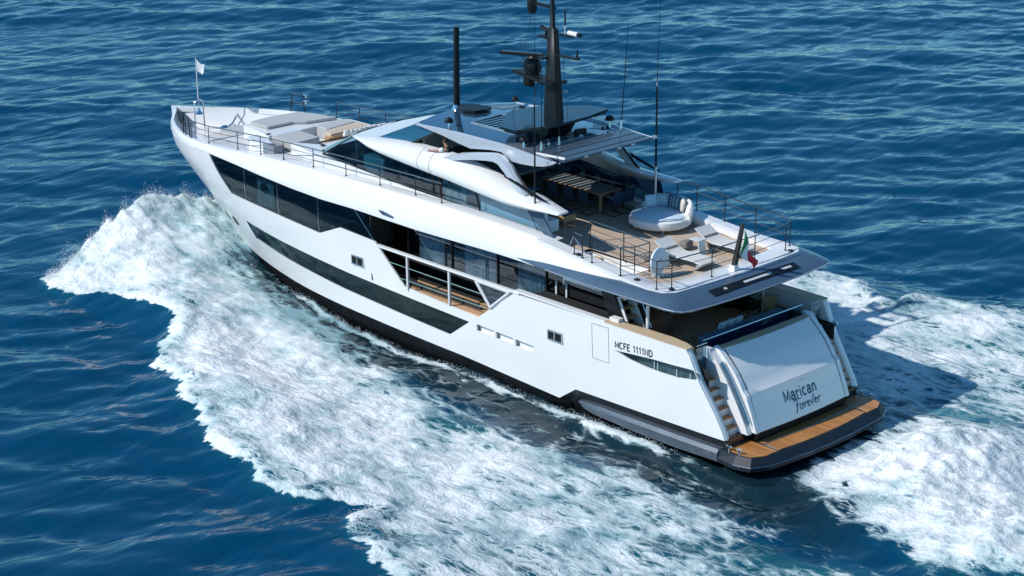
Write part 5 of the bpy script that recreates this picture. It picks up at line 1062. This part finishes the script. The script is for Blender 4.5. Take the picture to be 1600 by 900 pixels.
for i, (x, y, rz, lab) in enumerate(places):
    o = ch if i == 0 else copy_tree(ch); o.location = (x, y, ZD(x)); o.rotation_euler.z = rz; o['label'] = lab
st_ = thing('bar_stool', 'high stool with blue seat and thin dark legs beside the hardtop strut', 'stool', (13.2, -.25, ZD(13.2)))
mb = MB(); mb.box((0, 0, .68), (.46, .46, .05), bev=.02); child(mb, 'seat', mat('blue_seat', (.05, .20, .32), .6), st_, angle=30)
mb = MB()
for sx in (1, -1):
    for sy in (1, -1): mb.tube([(sx*.21, sy*.21, .66), (sx*.26, sy*.24, 0)], .014, 5)
mb.tube([(.24, .23, .3), (.24, -.23, .3), (-.24, -.23, .3), (-.24, .23, .3)], .010, 5, True); child(mb, 'leg_frame', BLACKR, st_)
mb = MB(); mb.tube([(-.22, .2, .66), (-.27, .2, 1.02), (-.27, -.2, 1.02), (-.22, -.2, .66)], .014, 5); child(mb, 'back_hoop', BLACKR, st_)
bn = thing('deck_bench', 'low teak bench with slatted end and navy cushion near the fairing tip', 'bench', (10.85, .55, ZD(10.8)), R(4))
mb = MB(); mb.box((0, 0, .50), (.95, .55, .10), bev=.03); child(mb, 'seat_cushion', NAVY, bn, angle=30)
mb = MB(); mb.box((0, .29, .33), (1.0, .04, .24)); mb.box((0, -.29, .33), (1.0, .04, .24)); mb.box((.49, 0, .33), (.04, .55, .24)); mb.box((-.49, 0, .33), (.04, .55, .24)); child(mb, 'bench_frame', TEAKW, bn)
for sx in (1, -1):
    for sy in (1, -1): mb = MB(); mb.box((sx*.46, sy*.26, .21), (.06, .06, .42)); child(mb, 'leg', TEAKW, bn)
# round daybed
db = thing('round_daybed', 'round white upholstered daybed with curved backrest on the upper deck', 'daybed', (8.2, -1.98, ZD(8.2)))
mb = MB(); mb.lathe([(.02, .13), (1.06, .13), (1.13, .18), (1.16, .30), (1.13, .42), (1.05, .47), (.02, .48)], n=44); child(mb, 'seat_base', FABW, db, smooth=True)
mb = MB(); mb.lathe([(.02, .47), (.98, .47), (1.04, .50), (.98, .54), (.02, .55)], (.03, .03, 0), 40); child(mb, 'seat_cushion', FABB, db, smooth=True)
mb = MB(); secs = []
for a in np.linspace(R(-165), R(-10), 22):
    e = min(1, (a-R(-165)+.05)/.5, (R(-10)-a+.05)/.5); h = .50+.42*e**.6; c, s = math.cos(a), math.sin(a)
    secs.append([(c*r_, s*r_, z) for r_, z in ((1.16, .30), (1.20, h-.08), (1.12, h), (1.0, h-.03), (.93, h-.14), (.92, .48), (1.0, .32))])
mb.loft(secs); child(mb, 'backrest', FABW, db, smooth=True)
for a in (50, 140, 230, 320): mb = MB(); mb.tube([(.85*math.cos(R(a)), .85*math.sin(R(a)), .15), (.88*math.cos(R(a)), .88*math.sin(R(a)), 0)], .028, 8); child(mb, 'leg', STEEL, db)
def cushion(name, label, loc, size, rz, tilt, m, group=None):
    mb = MB(); n = 9; w_, h_, th = size; vs = []; fs = []
    for side in (1, -1):
        o = len(vs)
        for i in range(n):
            for j in range(n):
                u = -1+2*i/(n-1); v = -1+2*j/(n-1); p = ((1-u**4)*(1-v**4))**.5; pin = 1-.07*(1-abs(u*v))*0-.06*(u*u+v*v)*.5+.06
                vs.append((side*th/2*p, u*w_/2*(1-.08*(1-u*u)*v*v*0)*pin, v*h_/2*pin+h_/2))
        for i in range(n-1):
            for j in range(n-1): q = (o+i*n+j, o+(i+1)*n+j, o+(i+1)*n+j+1, o+i*n+j+1); fs.append(q if side > 0 else q[::-1])
    M = Matrix.Rotation(tilt, 4, 'Y'); mb.add([tuple(M @ Vector(v)) for v in vs], fs)
    o = mb.build(name, m, None, smooth=True); o.location = loc; o.rotation_euler.z = rz; weld(o, .0005)
    return tag(o, label, 'cushion', group)
zt = ZD(8.2)+.55; bx, by = 8.2, -1.98
G_ = 'scatter cushions on the round daybed'
for a, rr_c, lab, m_, sz in ((-228, .74, 'plain pale blue cushion on the daybed, nearest the dining table', FABB, (.50, .46, .16)), (-262+50, 0, None, None, None), (-150+40, .74, 'pale cushion with blue dotted pattern leaning on the daybed backrest', pattern('dotted_cushion', (.32, .42, .48), (.60, .66, .66), 9), (.52, .48, .16)), (-86, .70, 'grey cushion with dark stripes at the middle of the daybed backrest', stripes('striped_cushion', (.46, .50, .50), (.12, .18, .24), 6, 1, .7), (.52, .46, .16)), (-52, .74, 'cream cushion with faint pattern at the stern end of the round daybed', pattern('cream_cushion', (.66, .58, .50), (.58, .44, .36), 8), (.46, .48, .17)), (-118, .86, 'navy patterned cushion standing behind the striped one on the daybed', pattern('navy_cushion', (.10, .18, .28), (.36, .44, .50), 10), (.50, .50, .14))):
    if lab is None: continue
    a_ = R({-228: -22, -110: -50, -86: -92, -52: -128, -118: -72}[a]); 
    cushion('cushion', lab, (bx+rr_c*math.cos(a_), by+rr_c*math.sin(a_), zt-.01), sz, a_+math.pi, -R(14), m_, G_)
# sun loungers and their little tables
def lounger():
    root = thing('sun_lounger', 'x', 'sun lounger', (0, 0, 0), 0, 'pale sling loungers on the upper after deck')
    prof = [(-1.05, .26), (-.95, .30), (-.55, .33), (-.05, .31), (.30, .30), (.55, .36), (.85, .51), (1.10, .67)]
    mb = MB(); mb.loft([[(x, .37, z), (x, -.37, z), (x+.01, -.37, z-.035), (x+.01, .37, z-.035)] for x, z in prof]); child(mb, 'sling', FABL, root, angle=40)
    mb = MB()
    for s in (1, -1): mb.tube([(x, s*.38, z-.02) for x, z in prof], .022, 6)
    child(mb, 'frame', FABL, root)
    mb = MB(); mb.loft([[(-1.08, s*.36, .26), (-.86, s*.36, .27), (-.70, s*.36, 0), (-.78, s*.36, 0)] for s in (1, -1)]); child(mb, 'foot_panel', mat('grey_foot', (.30, .31, .31), .6), root)
    mb = MB(); mb.loft([[(.5, s*.36, .33), (.72, s*.36, .45), (.42, s*.36, 0), (.34, s*.36, 0)] for s in (1, -1)]); child(mb, 'head_support', mat('brown_grey_support', (.16, .14, .12), .6), root)
    return root
l1 = lounger(); l2 = copy_tree(l1)
l1.location = (4.75, .45, ZD(4.8)); l1['label'] = 'pale sling sun lounger beside the white disc, nearest the camera'
l2.location = (4.75, -1.62, ZD(4.8)); l2['label'] = 'pale sling sun lounger farther off, beside the starboard coaming'
def side_table():
    root = thing('side_table', 'x', 'side table', (0, 0, 0), 0, 'white C-shaped tables between the loungers')
    mb = MB(); mb.box((0, 0, .50), (.46, .42, .03), bev=.01); child(mb, 'tabletop', LGREY, root, angle=30)
    mb = MB(); mb.box((-.2, 0, .25), (.03, .34, .50), ry=R(8)); child(mb, 'pedestal', WHITE, root)
    mb = MB(); mb.box((-.05, 0, .015), (.42, .38, .03)); child(mb, 'base', WHITE, root)
    return root
s1_ = side_table(); s2_ = copy_tree(s1_)
s1_.location = (5.20, 1.20, ZD(5.2)); s1_['label'] = 'white C-shaped side table next to the nearer lounger and white disc'
s2_.location = (5.25, -.72, ZD(5.2)); s2_['label'] = 'white C-shaped side table between the two sun loungers'
for x, y, lab in ((5.75, 1.12, 'dark towel folded over a tray behind the nearer side table'), (5.85, -.75, 'dark towel folded over a tray behind the farther side table')):
    mb = MB(); mb.box((0, 0, .16), (.40, .50, .26), ry=R(12), bev=.08); o = mb.build('pouf', mat('taupe_fabric', (.20, .18, .16), .9, bump=.3, bscale=90), None, angle=40); o.location = (x, y, ZD(x)); o.rotation_euler.z = R(15); tag(o, lab.replace('dark towel folded over a tray', 'low taupe pouf on the teak deck'), 'pouf', 'low poufs by the side tables')
dc = thing('deck_disc', 'large white disc standing on edge by the stair rail', 'disc', (4.45, 2.15, ZD(4.4)), R(188))
mb = MB(); mb.lathe([(.02, -.05), (.42, -.05), (.46, -.02), (.46, .04), (.42, .06), (.02, .065)], (0, 0, .56), 36, 'x'); child(mb, 'drum', mat('pale_blue_white', (.62, .66, .70), .5, var=.03), dc, angle=40)
mb = MB(); mb.box((0, .12, .05), (.30, .10, .10)); mb.box((0, -.12, .05), (.30, .10, .10)); mb.box((0, 0, .06), (.08, .3, .05)); child(mb, 'stand', WHITE, dc)
mb = MB(); mb.box((.07, 0, .58), (.012, .20, .02), rx=R(25)); child(mb, 'emblem', LETTERB, dc)
# ensign staff (part of the yacht) and the flags
fs_ = thing('flag_staff', None, None); fs_.parent = yacht; fs_.location = YOFF
mb = MB(); mb.loft([[(2.98+a, b, 5.2) for a, b in ((.16, .13), (.16, -.13), (-.16, -.13), (-.16, .13))], [(2.93+a, b, 5.42) for a, b in ((.09, .08), (.09, -.08), (-.09, -.08), (-.09, .08))]]); child(mb, 'staff_foot', WHITE, fs_)
mb = MB(); mb.loft([[(2.93+a, b, 5.40) for a, b in ((.075, .085), (.075, -.085), (-.075, -.085), (-.075, .085))], [(2.62+a, b, 6.93) for a, b in ((.055, .05), (.055, -.05), (-.055, -.05), (-.055, .05))]]); child(mb, 'staff_blade', mat('charcoal_carbon', (.025, .024, .024), .45), fs_)
def cloth(name, label, cat, fn, nu, nv, mats, bands):
    vs = [fn(i/nu, j/nv) for i in range(nu+1) for j in range(nv+1)]; mb = MB()
    fs = []; mi = []
    for i in range(nu):
        for j in range(nv): fs.append((i*(nv+1)+j, (i+1)*(nv+1)+j, (i+1)*(nv+1)+j+1, i*(nv+1)+j+1)); mi.append(sum(i/nu >= b for b in bands))
    mb.add(vs, fs); mb.mi = mi; o = mb.build(name, mats, None, smooth=True); so = o.modifiers.new('thickness', 'SOLIDIFY'); so.thickness = .006; return tag(o, label, cat)
def ens(u, v):
    hx = 2.60+.07*(v); hz = 6.80-.62*v; dr = u**1.05
    return (hx-.16-.10*math.sin(u*7+v*2)*.6-.10*dr, .10-.16*dr-.34*u*u+.07*math.sin(u*11+v*3)*u+.34*v*(1-u)*math.sin(u*3.1+.2)*.8, hz-1.22*dr+.38*v*u*.9)
cloth('ensign', 'green white and red flag hanging limp from the stern staff', 'flag', ens, 26, 10, [mat('green_cloth', (.01, .20, .08), .8), mat('white_cloth', (.74, .74, .74), .8), mat('red_cloth', (.55, .02, .035), .8)], (.42, .62))
def pen(u, v): return (34.99-.48*u+.06*math.sin(u*6), -.02-.14*u+.10*math.sin(u*7+v*2)*u, 7.66-.62*v*(1-.45*u)-.30*u+.10*math.sin(u*9)*u)
cloth('pennant', 'small white flag fluttering at the top of the bow staff', 'flag', pen, 14, 8, [mat('white_cloth', (.74, .74, .74), .8)], ())
# cockpit things
wb = thing('wicker_chest', 'big brown wicker chest on the shaded cockpit deck', 'chest', (5.75, 1.05, 2.50))
mb = MB(); mb.box((0, 0, .33), (1.05, 1.15, .66), bev=.02); child(mb, 'chest_body', WICKER, wb, angle=30)
mb = MB(); mb.box((0, 0, .69), (1.09, 1.19, .06), bev=.02); child(mb, 'lid', mat('brown_lid', (.20, .10, .055), .6), wb, angle=30)
def dchair():
    root = thing('folding_chair', 'x', 'chair', (0, 0, 0), 0, 'folding chairs with crossed legs in the cockpit')
    mb = MB(); mb.box((0, 0, .46), (.48, .50, .03), bev=.01); child(mb, 'seat', NAVY, root, angle=30)
    mb = MB(); mb.box((-.24, 0, .80), (.02, .50, .22)); child(mb, 'backrest', NAVY, root)
    mb = MB()
    for s in (1, -1):
        mb.tube([(-.24, s*.27, .05), (-.24, s*.27, .92)], .016, 5); mb.tube([(.24, s*.27, .05), (.24, s*.27, .66)], .016, 5); mb.tube([(-.24, s*.27, .66), (.26, s*.27, .66)], .02, 5)
    for x in (.24, -.24): mb.tube([(x, .27, .05), (x, -.27, .46)], .014, 5); mb.tube([(x, -.27, .05), (x, .27, .46)], .014, 5)
    child(mb, 'crossed_frame', LGREY, root); return root
d0 = dchair(); spots_ = [(5.9, 2.18, R(200), 'blue folding chair with steel crossed legs beside the cockpit stair'), (6.75, 1.85, R(250), 'blue folding chair with steel crossed legs behind the wicker chest'), (6.7, .3, R(300), 'blue folding chair with crossed legs deepest in the shade')]
for i, (x, y, rz, lab) in enumerate(spots_):
    o = d0 if i == 0 else copy_tree(d0); o.location = (x, y, 2.5); o.rotation_euler.z = rz; o['label'] = lab
wc = thing('wooden_chair', 'reddish wooden armchair against the far cockpit bulwark', 'chair', (3.35, -2.75, 2.5), R(170))
mb = MB(); mb.box((0, 0, .42), (.55, .6, .10), bev=.02); child(mb, 'seat', mat('rust_cushion', (.24, .09, .04), .8), wc, angle=30)
mb = MB(); mb.box((-.28, 0, .66), (.06, .6, .5), ry=-R(8)); child(mb, 'backrest', TEAKW, wc)
mb = MB()
for sx in (1, -1):
    for sy in (1, -1): mb.tube([(sx*.25, sy*.28, 0), (sx*.25, sy*.28, .6)], .025, 6)
for sy in (1, -1): mb.box((0, sy*.28, .61), (.56, .06, .03))
child(mb, 'chair_frame', TEAKW, wc)
def leaves(name, label, loc, r, h, n, pot=True, dark=1.0):
    root = thing(name, label, 'plant', loc); LG = mat('grey_green_leaf', (.11*dark, .15*dark, .09*dark), .6, var=.4, scale=12); g = np.random.default_rng(int(abs(loc[0]*100+loc[1]*31)))
    mb = MB()
    for k in range(n):
        a = g.random()*6.28; rr = r*g.random()**.5; z = h*(.35+.65*g.random()); d = Vector((math.cos(a), math.sin(a), .8*g.random()+.2)).normalized(); p = Vector((rr*math.cos(a)*.8, rr*math.sin(a), z)); L_ = .10+.08*g.random(); sd = d.cross(Vector((0, 0, 1))).normalized()*.028
        mb.add([p, p+d*L_*.5+sd, p+d*L_, p+d*L_*.5-sd], [(0, 1, 2, 3)])
    child(mb, 'foliage', LG, root)
    mb = MB(); mb.lathe([(.10, 0), (.15, h*.32), (.16, h*.36), (.13, h*.36)], n=14); child(mb, 'pot', mat('dark_pot', (.05, .055, .06), .6), root, smooth=False); return root
GP = 'potted shrubs behind the stern sofa'
for y, lab in ((2.28, 'bushy grey green shrub at the port end of the stern sofa'), (1.75, 'small grey green shrub second from the port end of the stern sofa'), (-.75, 'low grey green shrub in the middle of the stern sofa back'), (-1.25, 'bushy grey green shrub toward the starboard end of the stern sofa')):
    o = leaves('potted_shrub', lab, (2.95, y, 2.5), .24, .90, 120); o['group'] = GP
o = leaves('potted_plant', 'dark leafy plant in a pot by the far cockpit bulwark', (4.3, -2.85, 2.5), .26, .75, 90)
for k, y in enumerate((.95, .55, .15)):
    cushion('cushion', 'white striped cushion on the stern sofa back, %s from the port side' % cnt[k], (2.62, y, 3.42), (.38, .30, .14), 0, -R(20), stripes('white_striped_cushion', (.62, .66, .68), (.30, .38, .44), 9, 1, .65), 'white cushions along the stern sofa')
for k in range(9):
    u = k/8; wl_ = ['nearest the port side', 'second from the port end', 'third from the port end', 'fourth from the port end', 'at the centre of the row', 'fourth from the starboard end', 'third from the starboard end', 'second from the starboard end', 'farthest to starboard'][k]
    cushion('bench_cushion', 'small white cushion on the foredeck bench, '+wl_, (24.52-.12*u, -.25-1.95*u, 5.93), (.24, .30, .15), R(8+20*math.sin(k*2.1)), -R(20+8*math.sin(k)), FABW, 'white cushions in a row on the foredeck bench')
# ------------------------------------------------------------------ the man at the wing station
man = thing('person', 'man in black vest and white T-shirt leaning on the white fairing below the hardtop', 'person', (14.72, 2.40, 6.28), R(12))
SKIN = mat('tanned_skin', (.46, .24, .15), .5, var=.05)
def skin_mesh(name, m, joints, edges, rad, parent, root=0, levels=2):
    me = bpy.data.meshes.new(name); me.from_pydata(joints, edges, []); me.materials.append(m); o = link(name, me, None, parent)
    sk = o.modifiers.new('skin', 'SKIN'); sk.use_smooth_shade = True
    for i, v in enumerate(me.skin_vertices[0].data): v.radius = rad[i] if isinstance(rad[i], tuple) else (rad[i], rad[i]); v.use_root = (i == root)
    su = o.modifiers.new('subdivision', 'SUBSURF'); su.levels = levels; su.render_levels = levels
    dg = bpy.context.evaluated_depsgraph_get(); bpy.context.view_layer.update(); me2 = bpy.data.meshes.new_from_object(o.evaluated_get(bpy.context.evaluated_depsgraph_get()))
    o.modifiers.clear(); o.data = me2; me2.polygons.foreach_set('use_smooth', [True]*len(me2.polygons)); return o
# x forward, y to port; leaning forward onto the fairing with the port arm stretched out ahead
J = [(0, 0, .92), (.06, 0, 1.12), (.15, 0, 1.36), (.19, 0, 1.48), (.24, 0, 1.56), (.27, 0, 1.66), (.29, 0, 1.76),
     (-.01, .10, .88), (.03, .12, .50), (-.05, .13, .08), (.08, .14, .035), (-.01, -.10, .88), (-.06, -.12, .50), (-.16, -.13, .08), (-.03, -.14, .035),
     (.17, .20, 1.40), (.44, .30, 1.36), (.74, .28, 1.33), (.84, .275, 1.33), (.16, -.20, 1.40), (.26, -.30, 1.14), (.48, -.20, 1.12), (.57, -.17, 1.13)]
Ed = [(0, 1), (1, 2), (2, 3), (3, 4), (4, 5), (5, 6), (0, 7), (7, 8), (8, 9), (9, 10), (0, 11), (11, 12), (12, 13), (13, 14), (2, 15), (15, 16), (16, 17), (17, 18), (2, 19), (19, 20), (20, 21), (21, 22)]
Rr = [(.15, .12), (.145, .115), (.15, .11), .06, .062, .092, .07, .095, .062, .042, .045, .095, .062, .042, .045, .062, .045, .030, .036, .062, .045, .030, .036]
body = skin_mesh('body', SKIN, J, Ed, Rr, man)
for hx, hy__, sg in ((.84, .275, 1), (.57, -.17, -1)):                # fingers and thumb of each hand
    for k in range(4):
        oy = (-.03+.02*k); L_ = (.075, .085, .08, .065)[k]; skin_mesh('finger', SKIN, [(hx-.01, hy__+oy*.6, 1.33 if sg > 0 else 1.13), (hx+.04, hy__+oy, 1.325 if sg > 0 else 1.125), (hx+.04+L_*.6, hy__+oy*1.1, 1.31 if sg > 0 else 1.11), (hx+.04+L_, hy__+oy*1.1, 1.29 if sg > 0 else 1.09)], [(0, 1), (1, 2), (2, 3)], [.012, .0105, .0095, .0085], body, 0, 1)
    skin_mesh('thumb', SKIN, [(hx-.02, hy__-sg*.02, 1.33 if sg > 0 else 1.13), (hx+.02, hy__-sg*.05, 1.32 if sg > 0 else 1.12), (hx+.06, hy__-sg*.06, 1.31 if sg > 0 else 1.11)], [(0, 1), (1, 2)], [.013, .012, .010], body, 0, 1)
skin_mesh('vest', mat('black_vest', (.010, .010, .011), .7, bump=.3, bscale=30), [(0, 0, .86), (.06, 0, 1.10), (.15, 0, 1.38), (.18, 0, 1.505), (.168, .16, 1.44), (.168, -.16, 1.44)], [(0, 1), (1, 2), (2, 3), (2, 4), (2, 5)], [(.22, .18), (.22, .18), (.23, .18), .105, .125, .125], man)
for s, e in ((1, (.38, .28, 1.37)), (-1, (.23, -.28, 1.20))): skin_mesh('shirt_sleeve', FABW, [(.165, s*.20, 1.43), tuple(a*.55+b*.45 for a, b in zip(e, (.165, s*.2, 1.41))), tuple(a*.9+b*.1 for a, b in zip(e, (.165, s*.2, 1.41)))], [(0, 1), (1, 2)], [.105, .082, .074], man)
skin_mesh('trousers', mat('dark_trousers', (.02, .022, .03), .8), [(0, 0, .95), (-.01, .10, .86), (.03, .12, .48), (-.05, .13, .12), (-.01, -.10, .86), (-.06, -.12, .48), (-.16, -.13, .12)], [(0, 1), (1, 2), (2, 3), (0, 4), (4, 5), (5, 6)], [(.165, .135), .115, .082, .075, .115, .082, .075], man)
skin_mesh('hair', mat('dark_hair', (.012, .010, .009), .7, bump=.4, bscale=60), [(.20, 0, 1.62), (.235, 0, 1.70), (.30, 0, 1.775)], [(0, 1), (1, 2)], [.085, .112, .088], man)
mb = MB(); mb.lathe([(.0, -.02), (.014, -.012), (.009, .018), (.0, .022)], (.352, 0, 1.66), 8); 
for s in (1, -1): mb.lathe([(.0, -.03), (.016, -.02), (.02, .02), (.0, .03)], (.27, s*.092, 1.665), 8)
child(mb, 'nose_and_ears', SKIN, body, smooth=True)
mb = MB()
for s in (1, -1): mb.lathe([(.0, -.008), (.011, 0), (.0, .008)], (.352, s*.035, 1.685), 8)
child(mb, 'eyes', BLACK, body); mb = MB(); mb.box((.350, 0, 1.612), (.012, .05, .008)); child(mb, 'mouth', mat('lip', (.35, .12, .10), .5), body)
